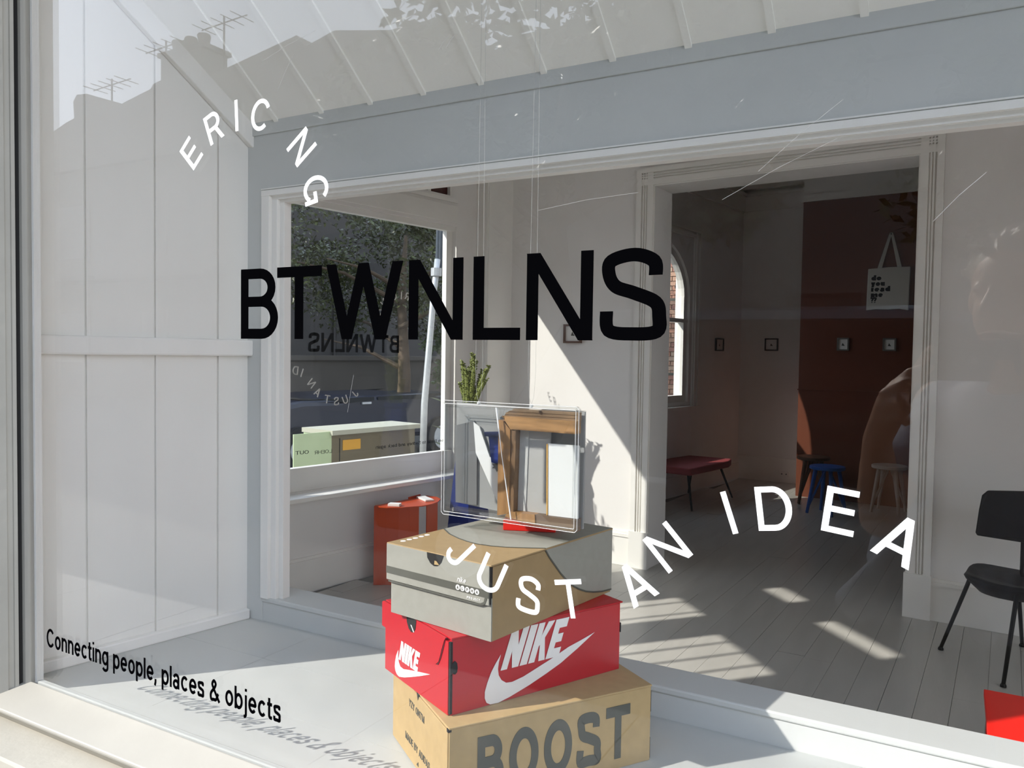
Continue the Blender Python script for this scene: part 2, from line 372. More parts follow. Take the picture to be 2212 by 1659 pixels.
# --- wall between the rooms
DL, DR, DH = -1.787, -.202, 2.64
wb = snode('wall_back', 'white wall with the wide cased doorway to the back room')
mb = MB(); wall(mb, MK, -3.02, 4.4, 0, 3.75, 0, .28, [(DL, DR, 0, DH)]); mb.build('plaster', M_wall, wb)
arch = snode('trim_2', 'moulded white architrave around the doorway')
for s, ue in ((-1, DL), (1, DR)):
    mb = MB()
    for a, b, t in ((0, .128, .012), (.008, .05, .022), (.058, .066, .022), (.074, .082, .024), (.092, .128, .028)):
        mb.box(min(ue+s*a, ue+s*b), max(ue+s*a, ue+s*b), -t, 0, .30, DH+.125, MK)
    mb.build('side_casing', M_white, arch)
    box('plinth_block', M_white, arch, min(ue-s*.006, ue+s*.134), max(ue-s*.006, ue+s*.134), -.036, 0, FZ, .30, MK)
mb = MB()
for a, b, t in ((0, .125, .012), (.008, .05, .022), (.058, .066, .022), (.074, .082, .024), (.092, .125, .028)): mb.box(DL-.12, DR+.12, -t-.0005, 0, DH+a, DH+b, MK)
mb.build('head_casing', M_white, arch)
mb = MB()
for u0_, u1_ in ((-3.0, DL-.134), (DR+.134, 4.35)):
    for z0, z1, t in ((FZ, .25, .02), (.25, .27, .028), (.27, .285, .016)): mb.box(u0_, u1_, -t, 0, z0, z1, MK)
struct(mb.build('baseboard_back', M_white), 'white skirting along the doorway wall')

# --- back room
wr = snode('wall_rear', 'dim white rear wall of the back room')
mb = MB(); wall(mb, MR, -3.1, 4.4, 0, 3.75, 0, .2); mb.build('plaster', M_wall, wr)
mb = MB()
for z0, z1, t in ((FZ, .30, .02), (.30, .33, .03)): mb.box(-2.28, -1.4, -t, 0, z0, z1, MR)
struct(mb.build('baseboard_rear', M_white), 'white skirting of the back room')
mb = MB().box(-2.28, -1.38, -.035, 0, 3.235, 3.41, MR).box(-2.28, -1.38, -.07, 0, 3.41, 3.44, MR).box(-2.28, -1.38, -.10, 0, 3.48, 3.55, MR)
mb.box(4.8/.983, 8.85/.983, -.035, 0, 3.235, 3.41, MS).box(4.8/.983, 8.85/.983, -.07, 0, 3.41, 3.44, MS)
struct(mb.build('trim_3', M_wall), 'plaster cornice of the back room')
MC = frame((0, 7.775, 0), math.atan2(-.11, 1))
wc = snode('wall_chimney', 'orange brown painted chimney breast in the back room')
box('painted_face', M_brown, wc, -1.425, .9, 0, 1.0, 0, 3.13, MC)
mb = MB().box(-1.425, .9, .0, 1.0, 3.2, 3.55, MC).box(-1.45, .9, -.02, 1.0, 3.13, 3.2, MC); mb.build('picture_rail', M_wall, wc)
box('mantel_line', M_brown, wc, -1.432, .9, -.012, 0, 1.17, 1.182, MC)
box('skirting_strip', M_wall, wc, -1.50, -1.425, .9, .97, FZ, .30, MC)
struct(MB().box(4.3, 4.5, .0, 9.3, 0, 3.75).build('wall_right', M_wall), 'white right wall of the shop, outside the view')  # set far out so sun through the added opening spreads further

# --- street front: wall pieces, chamfered corner with the glazed door, unseen awning
wf = snode('wall_front', 'cream painted shop front around the display window')
mb = MB()
mb.box(-2.75, -1.53, -.03, .10, 0, 3.75)                    # pier left of the window
mb.box(-2.75, -1.63, .10, .56, 0, 3.75)
mb.box(-1.47, 1.05, -.02, .05, 2.45, 3.75)                  # above the window
mb.box(1.05, 1.2, -.03, .10, 0, 3.75).box(4.0, 4.5, -.03, .10, 0, 3.75).box(1.2, 4.0, -.03, .10, 3.0, 3.75).box(1.2, 4.0, -.03, .10, 0, .5)  # wide unseen opening at the right, added so sun bounce brightens the shop
mb.box(-1.47, 1.05, -.025, .03, 0, .83)                     # stall riser
mb.build('render', M_ext, wf)
# corner: heading of the chamfer, apertures given along it
MD = Matrix(((.679, .734, 0, .734*-2.0), (-.734, .679, 0, .679*-2.0), (0, 0, 1, 0), (0, 0, 0, 1)))   # x along door plane, y inwards
tq = tan(EL)
hz = lambda v, u: FZ+(v-(.667*.734*-2.0+.745*.679*-2.0)-u*(.667*.679-.745*.734))*tq
zz = lambda v: hz(v, -2.8)
wcn = snode('wall_corner', 'glazed splayed corner entrance, out of view')
mb = MB()
wall(mb, MD, -4.0, -1.9, 0, 3.75, -.05, .05, [(-3.42, -3.08, .5, zz(1.89)), (-3.42, -3.14, zz(2.41), zz(2.64)), (-2.80, -2.27, .5, zz(1.82)), (-2.80, -2.27, zz(1.90), zz(1.97)), (-2.80, -2.27, zz(2.35), zz(2.56))])
for u_b in (-3.331, -3.149, -2.688, -2.543, -2.386): mb.box(u_b-.009, u_b+.009, -.012, .012, .5, zz(1.88), MD)
mb.build('door_screen', M_white, wcn)
aw = snode('ceiling_awning', 'unseen street awning over the shop front, deepened for shade')
box('awning_roof', M_ext, aw, -2.55, 1.1, -1.30, -.03, 3.36, 3.44)  # awning out of view, deepened to keep high sky off the display
box('awning_fascia', M_ext, aw, -2.55, 1.1, -1.32, -1.30, 3.30, 3.50)

# --- display bay
df = snode('floor_display', 'pale painted floor of the window display')
for i in range(3):
    y = [.004, .165, .326, .487]; box('floor_panel', M_dfloor, df, -1.62, 1.05, y[i], y[i+1]-.0006, .84, DZ)
# left wall: four painted boards with joints, rail, skirting, raking cornice
lwA, lwB = Vector((-1.5175, 0, 0)), Vector((-1.4165, .493, 0))
lwd = (lwB-lwA); lang = math.atan2(lwd.y, lwd.x); ML = frame(lwA, lang)   # x along, y to the left (into the wall)
yl = lambda Y: Y/sin(lang)
wdl = snode('wall_display_left', 'white boarded side wall of the window display')
edges = [.004, .141, .275, .413, .493]
for a, b in zip(edges[:-1], edges[1:]): box('board', M_board, wdl, yl(a)+.0012, yl(b)-.0012, 0, .06, DZ, 2.5, ML, bevel=.0012)
box('backing', M_board, wdl, 0, yl(.493), .004, .08, DZ, 2.5, ML)
for a in edges[1:-1]: box('cover_strip', M_board, wdl, yl(a)+.001, yl(a)+.0085, -.003, .002, DZ, 2.45, ML)
box('rail', M_white, wdl, 0, yl(.499), -.016, .0, 1.487, 1.524, ML, bevel=.004)
box('skirting', M_white, wdl, 0, yl(.484), -.016, .0, DZ, .903, ML, bevel=.003)
SL = .78
def slope(mb, u0_, u1_, y0_, y1_, t0, t1, off=0):   # raking member on the left wall, thickness into the room
    z = lambda Y: 2.007+(.485-Y)*SL+off
    mb.add([(yl(u0_), t0, z(u0_)+y0_), (yl(u1_), t0, z(u1_)+y0_), (yl(u1_), t0, z(u1_)+y1_), (yl(u0_), t0, z(u0_)+y1_),
            (yl(u0_), t1, z(u0_)+y0_), (yl(u1_), t1, z(u1_)+y0_), (yl(u1_), t1, z(u1_)+y1_), (yl(u0_), t1, z(u0_)+y1_)],
           [(0,1,2,3),(7,6,5,4),(0,4,5,1),(1,5,6,2),(2,6,7,3),(3,7,4,0)], ML); return mb
slope(MB(), .0, .499, -.045, .022, -.018, .0).build('raking_cornice', M_white, wdl, bevel=.003)
# back frame of the display
wdb = snode('wall_display_back', 'pale frame between window display and shop with a wide opening')
OX, OZ = -1.369, 1.858
box('corner_board', M_beam, wdb, -1.62, OX, .485, .52, .84, 2.1)
box('head_beam', M_beam, wdb, OX, 1.05, .485, .52, OZ, 3.75)
box('head_beam_left', M_beam, wdb, -1.62, OX, .485, .52, 2.1, 3.75)
box('beam_cap', M_beam, wdb, -1.425, 1.05, .4815, .485, 1.984, 2.02, bevel=.0015)
for a, b, y, zt_ in ((0, .024, .478, .012), (.024, .040, .487, .020), (.040, .053, .496, .026)):
    box('jamb_step', M_white, wdb, OX+a, OX+b, y, .518, .935, OZ-zt_, bevel=.0012)
for a, b, y in ((0, .012, .478), (.012, .020, .487), (.020, .026, .496)):
    box('head_step', M_white, wdb, OX+a*2.0, 1.05, y, .518, OZ-b, OZ-a)
box('head_line', M_white, wdb, OX-.004, 1.05, .4815, .486, OZ+.003, OZ+.0055)
box('kerb', M_beam, wdb, -1.62, 1.05, .487, .575, 0, .929)
box('shelf_board', M_beam, wdb, -1.372, 1.05, .4835, .575, .924, .936, bevel=.003)
# raking ceiling of painted boards and battens
cdp = snode('ceiling_display', 'raking ceiling of white boards and battens over the display')
bx = [-1.62]+[-1.327+.1329*i for i in range(0, 19)]
def rake(name, m, x0, x1, t0, t1):
    z = lambda Y: 2.010+(.485-Y)*SL
    return MB().add([(x0,.487,z(.487)-t1),(x1,.487,z(.487)-t1),(x1,.02,z(.02)-t1),(x0,.02,z(.02)-t1),(x0,.487,z(.487)-t0),(x1,.487,z(.487)-t0),(x1,.02,z(.02)-t0),(x0,.02,z(.02)-t0)],
                    [(0,1,2,3),(7,6,5,4),(0,4,5,1),(1,5,6,2),(2,6,7,3),(3,7,4,0)]).build(name, m, cdp)
for a, b in zip(bx[:-1], bx[1:]):
    if a > 1.0: break
    rake('ceiling_board', M_ceil, a+.0006, min(b, 1.05)-.0006, -.02, 0)
    rake('batten', M_ceil, b-.006, b+.006, -.001, .0055)
rake('backing', M_board, -1.62, 1.05, -.03, -.0195)

# --- window 1: the display window
w1 = snode('window_1', 'large fixed display window')
JX = -1.432
MB().flat([(JX-.05, .006), (JX, .006), (JX, -.002), (JX-.0055, -.0075), (JX-.05, -.0075)], .893, 2.42).build('jamb_bead', M_sill, w1)
MB().flat([(JX-.06, -.0075), (JX-.014, -.0075), (JX-.020, -.0145), (JX-.06, -.0145)], .89, 2.42).build('putty_gap', M_gap, w1)
MB().flat([(JX-.10, -.0145), (JX-.0135, -.0145), (JX-.017, -.019), (JX-.021, -.019), (JX-.026, -.0265), (JX-.023, -.0275), (JX-.040, -.046), (JX-.09, -.10), (JX-.16, -.10)], .86, 2.42).build('outer_jamb', M_ext, w1)
box('inner_bead', M_white, w1, -1.53, JX+.006, .006, .018, .895, 2.42)
box('right_jamb', M_sill, w1, 1.0, 1.06, -.05, .03, .87, 2.42)
box('head', M_sill, w1, JX-.03, 1.06, -.05, .03, 2.37, 2.46)
sl_ = MB().add([(-1.50,-.060,.868),(1.06,-.060,.868),(1.06,.0,.80),(-1.50,.0,.80),(-1.50,-.060,.873),(1.06,-.060,.873),(1.06,.0,.8995),(-1.50,.0,.8995)],
               [(0,3,2,1),(4,5,6,7),(0,1,5,4),(1,2,6,5),(2,3,7,6),(3,0,4,7)])
sl_.build('sill', M_sill, w1, bevel=.004)
box('lower_ledge', M_ext, w1, -1.6, 1.06, -.118, -.02, .79, .842, bevel=.004)
box('glazing_bead', M_dfloor, w1, JX, 1.02, .0065, .017, .872, .8985, bevel=.002)
M_scr = mat('glass_scratch', (.42, .42, .42), .6)
for xa, za, xb, zb, r_ in ((-.175,1.685,-.098,1.745,.00012), (-.21,1.66,-.10,1.71,.00012), (-.02,1.625,.02,1.665,.00012), (-.42,1.665,-.30,1.675,.00012), (-.86,1.905,-.76,1.93,.00012), (-.83,1.86,-.80,1.905,.00012), (-.56,1.87,-.545,1.885,.00012), (-.55,1.87,-.535,1.885,.00012), (-.70,1.42,-.69,1.47,.00012)):
    MB().tube([(xa, -.0001, za), ((xa+xb)/2, -.0002, (za+zb)/2+.002), (xb, -.0001, zb)], r_, 5).build('scratch', M_scr, w1)
box('pane', M_glass, w1, JX-.02, 1.02, .0002, .006, .885, 2.40)

# --- window 2: side window of the shop
w2 = snode('window_2', 'side street window with deep white ledge')
u0_, u1_ = SWIN[0], SWIN[1]
box('bottom_rail', M_white, w2, u0_, u1_, .02, .07, .66, .80, MS)
box('top_rail', M_white, w2, u0_, u1_, .02, .07, 2.375, 2.41, MS)
box('far_stile', M_white, w2, u1_-.055, u1_, .045, .085, .66, 2.41, MS)
box('near_stile', M_white, w2, u0_, u0_+.05, .02, .07, .66, 2.41, MS)
box('ledge', M_white, w2, u0_-.1, u1_+.12, -.16, .02, .628, .655, MS, bevel=.005)
box('transom_rail', M_white, w2, u0_-.1, u1_, -.016, 0, 2.43, 2.555, MS, bevel=.004)
box('transom_head', M_white, w2, u0_-.1, u1_, -.012, 0, 2.575, 2.60, MS)
box('pane', M_sglass, w2, u0_+.03, u1_-.03, .052, .057, .79, 2.39, MS)
M_rgl = mat('dark_red_glass', (.05, .006, .008), .2)
ta, tb = STRA[0], STRA[1]
n = 7
for i in range(n):
    a = ta+(tb-ta)*i/n; b = ta+(tb-ta)*(i+1)/n
    box('leadlight_pane', M_rgl, w2, a+.012, b-.012, .03, .036, STRA[2], STRA[3], MS)
    box('glazing_bar', M_white, w2, b-.014, b+.014, .0, .07, STRA[2], STRA[3], MS)

# --- window 3: arched sash window of the back room
w3 = snode('window_3', 'arched sash window of the back room')
mb = MB().box(AC-AH, AC-AH+.06, .03, .10, 1.02, 2.14, MS).box(AC+AH-.075, AC+AH, .03, .10, 1.02, 2.14, MS)
mb.build('stile', M_white, w3)
box('bottom_rail', M_white, w3, AC-AH, AC+AH, .03, .10, 1.02, 1.09, MS)
box('meeting_rail', M_white, w3, AC-AH, AC+AH, .02, .10, 1.865, 1.905, MS)
mb = MB()
for t in range(-90, 90, 10):
    q = []
    for tt in (t, t+10): q.append((AC+AH*sin(radians(tt)), 2.14+.58*cos(radians(tt))))
    for tt in (t+10, t): q.append((AC+(AH-.07)*sin(radians(tt)), 2.14+.51*cos(radians(tt))))
    mb.prism(q, .03, .10, MS)
mb.build('arched_head', M_white, w3)
box('pane', M_w3glass, w3, AC-AH+.03, AC+AH-.03, .06, .064, 1.05, 2.70, MS)
mb = MB()
for a, b, t in ((.0, .14, .02), (.02, .05, .032), (.10, .14, .035)):
    mb.box(AC+AH+.06+a, AC+AH+.06+b, -t, 0, .95, 2.83, MS).box(AC-AH-.06-b, AC-AH-.06-a, -t, 0, .95, 2.83, MS)
    mb.box(AC-AH-.06-b, AC+AH+.06+b, -t, 0, 2.78+a*.6, 2.78+b*.6, MS)
mb.build('casing', M_white, w3)
box('window_board', M_white, w3, AC-AH-.2, AC+AH+.2, -.06, .03, .94, .975, MS)

# --- ground outside
struct(MB().box(-60, 40, -60, 60, -.35, -.16).build('floor_street', M_asph), 'asphalt street')
gp = snode('floor_pavement', 'pavement in front of the shop')
for i in range(14):
    for j in range(2): box('paving_slab', M_pave, gp, -5.6+i*.9+.004, -5.6+(i+1)*.9-.004, -2.3+j*1.13+.004, -2.3+(j+1)*1.13-.004, -.2, 0)
struct(MB().box(-5.4, -3.9, .2, 40, -.2, -.02).build('floor_side_pavement', M_pave), 'pavement of the side street')

# ================================================================== LETTERING ON THE GLASS
def glyphs_on_glass(name, label, spec, m, stroke, cap, M=None, mirror=1, d=(-.0007, -.0002), cat='lettering'):
    t = thing(name, label, cat)
    for ch, cx, cz, a, wd in spec:       # centre, rotation (deg ccw), width factor
        mb = MB(); mb.M = M
        adv, _ = glyph(ch, stroke)
        ca, sa = cos(radians(a)), sin(radians(a))
        def T(p, adv=adv, cx=cx, cz=cz, ca=ca, sa=sa, wd=wd):
            x = (p[0]-adv/2)*cap*wd; z = (p[1]-.5)*cap
            return (cx+mirror*(x*ca-z*sa), cz+x*sa+z*ca)
        letter(mb, ch, stroke, T, *d)
        mb.build('letter', m, t)
    return t
big = []
for ch, a, b in (('B',-.900,-.828),('T',-.8286,-.7463),('W',-.7373,-.6114),('N',-.6013,-.5203),('L',-.5058,-.4411),('N',-.4332,-.3501),('S',-.3413,-.2655)):
    big.append((ch, (a+b)/2, 1.5665, 0, (b-a)/(glyph(ch, .145)[0]*.0995)))
glyphs_on_glass('vinyl_lettering', 'large bold black capital letters across the middle of the window glass', big, M_black, .145, .0995)
NGC = (-.902, 1.690, .147)
eric = [(c, NGC[0]+NGC[2]*cos(radians(q)), NGC[1]+NGC[2]*sin(radians(q)), q-90, f) for c, q, f in (('E',135,1.12),('R',112,1.05),('I',93.1,1),('C',74.4,1.0),('N',36.7,.95),('G',11.2,1.02))]
glyphs_on_glass('vinyl_lettering', 'small white capitals curving in an arch at the upper left of the glass', eric, M_vwhite, .13, .0445)
idea = [('J',-.521,1.259,-46,1.0),('U',-.476,1.236,-24,1.02),('S',-.424,1.220,-7,1.0),('T',-.371,1.224,10.5,1.0),('A',-.294,1.254,37,1.05),('N',-.259,1.298,43,1.0),
        ('I',-.195,1.342,19,1),('D',-.151,1.351,7.6,1.05),('E',-.090,1.355,-6.5,1.1),('A',-.038,1.334,-23,1.05)]
glyphs_on_glass('vinyl_lettering', 'small white capitals in a wave at the lower right of the glass', idea, M_vwhite, .13, .0440)
mb = word(MB(), 'Connecting people, places & objects', -1.384, .972, .0335, .145, -.0007, -.0002, track=.115, width=.565, space=.24)
tag(mb.build('vinyl_lettering', M_black), 'thin black line of lower-case text low at the left of the glass', 'lettering')
# lettering on the side window, read from the street
def side_word(text, px, z, size, width, m, st, lab):   # px: wall coordinate of the right-hand end as seen from inside
    mb = word(MB(), text, px, z, size, st, .0505, .0515, MS, width=width, mirror=-1); return tag(mb.build('vinyl_lettering', m), lab, 'lettering')
side_word('BTWNLNS', 3.556, 1.498, .118, .735, M_black, .165, 'bold black capitals on the side window, mirrored seen from inside')
M_vgrey = mat('vinyl_grey_white', (.62, .62, .60), .5)
def side_glyphs(label, spec, cap):
    t = thing('vinyl_lettering', label, 'lettering')
    for ch, u, z, a in spec:
        mb = MB(); mb.M = MS; adv, _ = glyph(ch, .13); ca, sa = cos(radians(a)), sin(radians(a))
        def T(p, adv=adv, u=u, z=z, ca=ca, sa=sa):
            x = (p[0]-adv/2)*cap; y = (p[1]-.5)*cap
            return (u-(x*ca-y*sa), z+x*sa+y*ca)
        letter(mb, ch, .13, T, .0505, .0515); mb.build('letter', M_vgrey, t)
side_glyphs('white arched capitals on the side window glass beside the foliage', [('E',3.70,1.86,45),('R',3.629,1.886,22),('I',3.575,1.888,3),('C',3.51,1.878,-16),('N',3.422,1.83,-53),('G',3.392,1.764,-79)], .052)
side_glyphs('white wave of capitals on the side window glass', [('J',3.187,1.235,-46),('U',3.105,1.197,-24),('S',3.036,1.19,-7),('T',2.965,1.205,10),('A',2.893,1.25,37),('N',2.848,1.305,43),('I',2.779,1.37,19),('D',2.732,1.385,8),('E',2.672,1.388,-6),('A',2.61,1.36,-23)], .052)
side_word('OUT', 2.829, .877, .022, .096, M_black, .12, 'small black word low on the side window over the pale green cabinet end')
side_word('LOEHR', 3.003, .868, .022, .13, M_black, .10, 'small thin black word low on the side window beside a cabinet')
side_word('from Berlin to Sydney and back again', 4.02, .862, .022, .66, M_black, .11, 'small black sentence low on the side window glass')

# ================================================================== SHOE BOXES
def boxframes(N, L, R, z):
    N, L, R = (Vector((*p, z)) for p in (N, L, R))
    ea = (N-L).normalized(); eb = (R-N).normalized()
    A = Matrix(((ea.x, eb.x, 0, L.x), (ea.y, eb.y, 0, L.y), (0, 0, 1, z), (0, 0, 0, 1)))     # x: L->N along the short face, y: into the box
    B = Matrix(((eb.x, -ea.x, 0, N.x), (eb.y, -ea.y, 0, N.y), (0, 0, 1, z), (0, 0, 0, 1)))   # x: N->R along the long face, y: into the box
    return A, B, (N-L).length, (R-N).length
def plate(name, m, parent, pts, M, t=.0005, d=0): return MB().prism(pts, d-t, d, M).build(name, m, parent)

# -- bottom: brown kraft box
A, B, la, lb = boxframes((-.575,.064), (-.776,.204), (-.389,.341), DZ)
kb = thing('shoe_box', 'large brown kraft shoebox with dark block lettering, at the bottom of the stack', 'shoebox', 'stacked shoeboxes')
H = .118
box('body', M_kraft, kb, 0, la, 0, lb, 0, H-.003, A, bevel=.001)
lid = box('lid', M_kraft, kb, -.0012, la+.0012, -.0012, lb+.0012, H-.003, H, A, bevel=.0012)
box('front_tuck_flap', M_kraft, kb, .004, la-.002, -.0018, 0, .002, H-.004, A, bevel=.0008)
box('corner_slot', M_gap, kb, la-.004, la+.0008, -.0022, .003, H-.006, H-.001, A)
plate('thumb_notch', M_gap, kb, [(.118,.1175),(.130,.1175),(.124,.107)], A, .0004, -.0018)
for z0, z1 in ((.003, .035), (.075, .108)): box('side_tab_slot', M_gap, kb, lb-.0004, lb+.0012, .001, .02, z0, z1, B)
word(MB(), 'BOOST', .042, .016, .0805, .20, -.0009, -.0004, B, width=.253, track=.16).build('block_lettering', M_dkgrey, kb)
word(MB(), 'YZY QNTM', .085, .084, .0105, .15, -.0024, -.0019, A, width=.067, track=.16).build('small_lettering', M_dkgrey, kb)
word(MB(), 'MADE BY ADIDAS', .069, .027, .0105, .15, -.0024, -.0019, A, width=.108, track=.16).build('small_lettering', M_dkgrey, kb)
for i in range(3): plate('stripe_mark', M_dkgrey, kb, [(.1225+i*.0026,.0095),(.1245+i*.0026,.0095),(.1235+i*.0026,.0118+i*.0022),(.1222+i*.0026,.0112+i*.0022)], A, .0005, -.0019)

# -- middle: red box
A, B, la, lb = boxframes((-.592,.092), (-.775,.181), (-.451,.373), DZ+H)
rb = thing('shoe_box', 'glossy red shoebox with white tick logos, in the middle of the stack', 'shoebox', 'stacked shoeboxes')
H2 = .110
box('body', M_red, rb, .002, la-.002, .002, lb-.002, 0, H2-.003, A, bevel=.001)
lid = box('lid', M_red, rb, -.001, la+.0008, 0, lb+.001, H2-.0025, H2, A, bevel=.001)
flp = [(-.006,.068),(.03,.067),(.10,.065),(.160,.0632),(.168,.0635),(.174,.068),(.1785,.077),(.183,.089),(.190,.104),(.1945,.109),(0,.109),(-.006,.106)]
hole = [(.078,.1085),(.080,.098),(.086,.090),(.093,.0868),(.100,.088),(.106,.094),(.109,.1085)]
lf = MB().prism(flp, -.0035, -.0018, A).build('lid_flap', M_red, rb)
plate('thumb_hole', M_gap, rb, hole, A, .0006, -.0036)
plate('thumb_hole_lining', M_pwhite, rb, [(.092,.0975),(.095,.0975),(.1035,.0895),(.1015,.0885)], A, .0003, -.0042)
plate('flap_shadow_edge', mat('painted_flap_shadow', (.10, .01, .015), .6), rb, [(.165,.0618),(.172,.063),(.179,.074),(.185,.088),(.192,.106),(.1965,.109),(.1945,.109),(.189,.104),(.183,.091),(.178,.078),(.172,.068),(.165,.0634)], A, .0004, -.0022)  # shadow along the flap edge, painted as a dark red strip
box('front_panel', M_red, rb, .003, la-.0045, -.0018, .002, .001, .104, A)
box('corner_gap', M_gap, rb, la-.0045, la-.0005, -.0006, .003, .003, H2-.006, A)
plate('side_slot', M_gap, rb, [(.0025,.064),(.0045,.0585),(.0075,.0575),(.0105,.060),(.0115,.066),(.0105,.073),(.0075,.0765),(.0045,.0755),(.0025,.071)], B, .0004, .0012)
for z0, z1 in ((.06, .075),): box('rear_tab', M_gap, rb, lb-.002, lb-.0005, .001, .01, z0, z1, B)
SW = [(.0833,.0700),(.0745,.0590),(.0669,.0474),(.0605,.0330),(.0568,.0214),(.0568,.0120),(.0600,.0050),(.0660,.0015),(.0797,.0005),(.100,.0045),(.1345,.0141),(.165,.0245),(.1922,.0347),(.2250,.0510),(.2586,.0697),(.2320,.0625),(.2068,.0565),(.1760,.0455),(.1483,.0368),(.1240,.0292),(.1036,.0256),(.0930,.0268),(.0850,.0325),(.0800,.0405),(.0785,.0500),(.0800,.0600)]
plate('tick_logo', M_pwhite, rb, SW, B, .0004, .0014)
mbw = MB(); mbw.M = B
def italic(mb, M, x, z, wd, ht, sk, st, d0, d1, lets='NIKE'):
    mb.M = M; tot = sum(w_ for w_ in (1.0, .42, .95, .80)); pen = 0
    k = wd/(tot+.24)
    for ch, w_ in zip(lets, (1.0, .42, .95, .80)):
        def pt(a, b, pen=pen): return (x+(pen+a)*k+b*sk, z+b*ht)
        sh = []
        if ch == 'N': sh = [[(0,0),(.36,0),(.36,1),(0,1)], [(.64,0),(1.0,0),(1.0,1),(.64,1)], [(.0,1),(.36,1),(1.0,0),(.64,0)]]
        if ch == 'I': sh = [[(0,0),(.42,0),(.42,1),(0,1)]]
        if ch == 'K': sh = [[(0,0),(.36,0),(.36,1),(0,1)], [(.30,.36),(.36,.66),(.56,1),(.95,1),(.52,.50)], [(.33,.60),(.58,.62),(.98,0),(.60,0)]]
        if ch == 'E': sh = [[(0,0),(.36,0),(.36,1),(0,1)], [(.3,.76),(.80,.76),(.80,1),(.3,1)], [(.3,.39),(.70,.39),(.70,.61),(.3,.61)], [(.3,0),(.80,0),(.80,.24),(.3,.24)]]
        for j_, s_ in enumerate(sh): mb.prism([pt(*q) for q in s_], d0-.00003*j_, d1, M)
        pen += w_+.08
    return mb
italic(MB(), B, .083, .0465, .105, .0565, .020, 0, .0010, .0014).build('brand_lettering', M_pwhite, rb)
italic(MB(), A, .0505, .0315, .060, .0310, .0085, 0, -.0024, -.0019).build('brand_lettering', M_pwhite, rb)
SWa = [(.0488,.0450),(.0425,.0350),(.0388,.0240),(.0378,.0160),(.0400,.0100),(.0450,.0060),(.0530,.0048),(.0700,.0095),(.0950,.0190),(.1200,.0290),(.1485,.0412),(.1150,.0335),(.0850,.0260),(.0660,.0210),(.0560,.0215),(.0510,.0262),(.0488,.0340)]
plate('tick_logo', M_pwhite, rb, SWa, A, .0005, -.0019)

# -- top: grey and tan box
ZG = DZ+H+H2
A, B, la, lb = boxframes((-.537,.108), (-.732,.137), (-.486,.412), ZG)
gb = thing('shoe_box', 'grey and tan shoebox with a dark stripe, at the top of the stack', 'shoebox', 'stacked shoeboxes')
H3 = .1065
box('body', M_tan, gb, .0015, la-.0005, .0015, lb-.001, 0, H3-.003, A, bevel=.001)
box('front_panel', M_grey, gb, .002, la-.0008, -.0006, .0015, .0005, .06, A)
box('lid_top', M_tan, gb, -.005, la+.001, -.004, lb+.001, H3-.0025, H3, A, bevel=.001)
box('lid_front', M_grey, gb, -.005, la-.0025, -.0042, -.0022, .0505, H3-.0015, A, bevel=.0006)
box('lid_end_edge', M_tan, gb, -.0052, -.003, -.0022, .02, .051, H3-.002, A)
box('corner_gap', M_gap, gb, la-.0025, la-.0012, -.003, .002, .052, H3-.004, A)
plate('grey_side_field', M_grey, gb, [(.1191,.1062),(.1310,.0915),(.1442,.0782),(.160,.0620),(.1791,.0459),(.195,.0345),(.2119,.0258),(.231,.0180),(.2529,.0119),(.280,.0068),(lb,.0043),(lb,.1062)], B, .0004, 0)
cv = [(.1191,.1062),(.1310,.0915),(.1442,.0782),(.160,.0620),(.1791,.0459),(.195,.0345),(.2119,.0258),(.231,.0180),(.2529,.0119),(.280,.0068),(lb,.0043)]
mbc = MB(); mbc.M = B; ribbon(mbc, cv, .0026, False, lambda p: (p[0], p[1]), -.0007, -.0003); mbc.build('curved_dark_line', M_dkgrey, gb)
# top: x' from near edge towards left corner = e1, y' = e2 -> use frame A with x = la-e1
tp = [(.2005,.1189),(.168,.097),(.1361,.0838),(.115,.078),(.0949,.0751),(.070,.079),(.0481,.0878),(.022,.105),(0,.1215)]
tf = lambda p: (la-p[0], p[1])
MB().flat([tf(p) for p in tp]+[(la,lb),(-.004,lb)], H3, H3+.0004, A).build('grey_top_field', M_grey, gb)
mbc = MB()
for p, q in zip(tp[:-1], tp[1:]):
    p, q = Vector(tf(p)), Vector(tf(q)); n_ = Vector((-(q-p).y, (q-p).x)).normalized()*.0012
    mbc.flat([p+n_, p-n_, q-n_, q+n_], H3+.0004, H3+.0008, A)
mbc.build('curved_dark_line', M_dkgrey, gb)
for e1, e2 in ((.1884,.0165),(.1885,.0297),(.1883,.0422),(.1893,.0562),(.19,.0695)):
    c = tf((e1, e2)); MB().flat([(c[0]+.0042*cos(2*pi*k/16), c[1]+.0042*sin(2*pi*k/16)) for k in range(16)], H3, H3+.0004, A).build('white_dot', M_pwhite, gb)
plate('dark_band', M_dkgrey, gb, [(-.005,.0605),(la-.0028,.0605),(la-.0028,.0712),(-.005,.0712)], A, .0004, -.0042)
plate('dark_underline', M_dkgrey, gb, [(.0,.0478),(.168,.0478),(.180,.0480),(.1885,.0515),(.1915,.0590),(.1915,.0610),(.188,.0610),(.186,.0545),(.180,.0512),(.168,.0502),(.0,.0502)], A, .0004, -.0044)
plate('thumb_hole', M_gap, gb, [(.079,.1052),(.080,.0975),(.086,.0905),(.093,.0875),(.100,.0885),(.107,.0945),(.1115,.1052)], A, .0005, -.0043)
plate('thumb_hole_lining', M_kraft, gb, [(.094,.090),(.1035,.0905),(.098,.0955),(.0945,.0955)], A, .0003, -.0048)
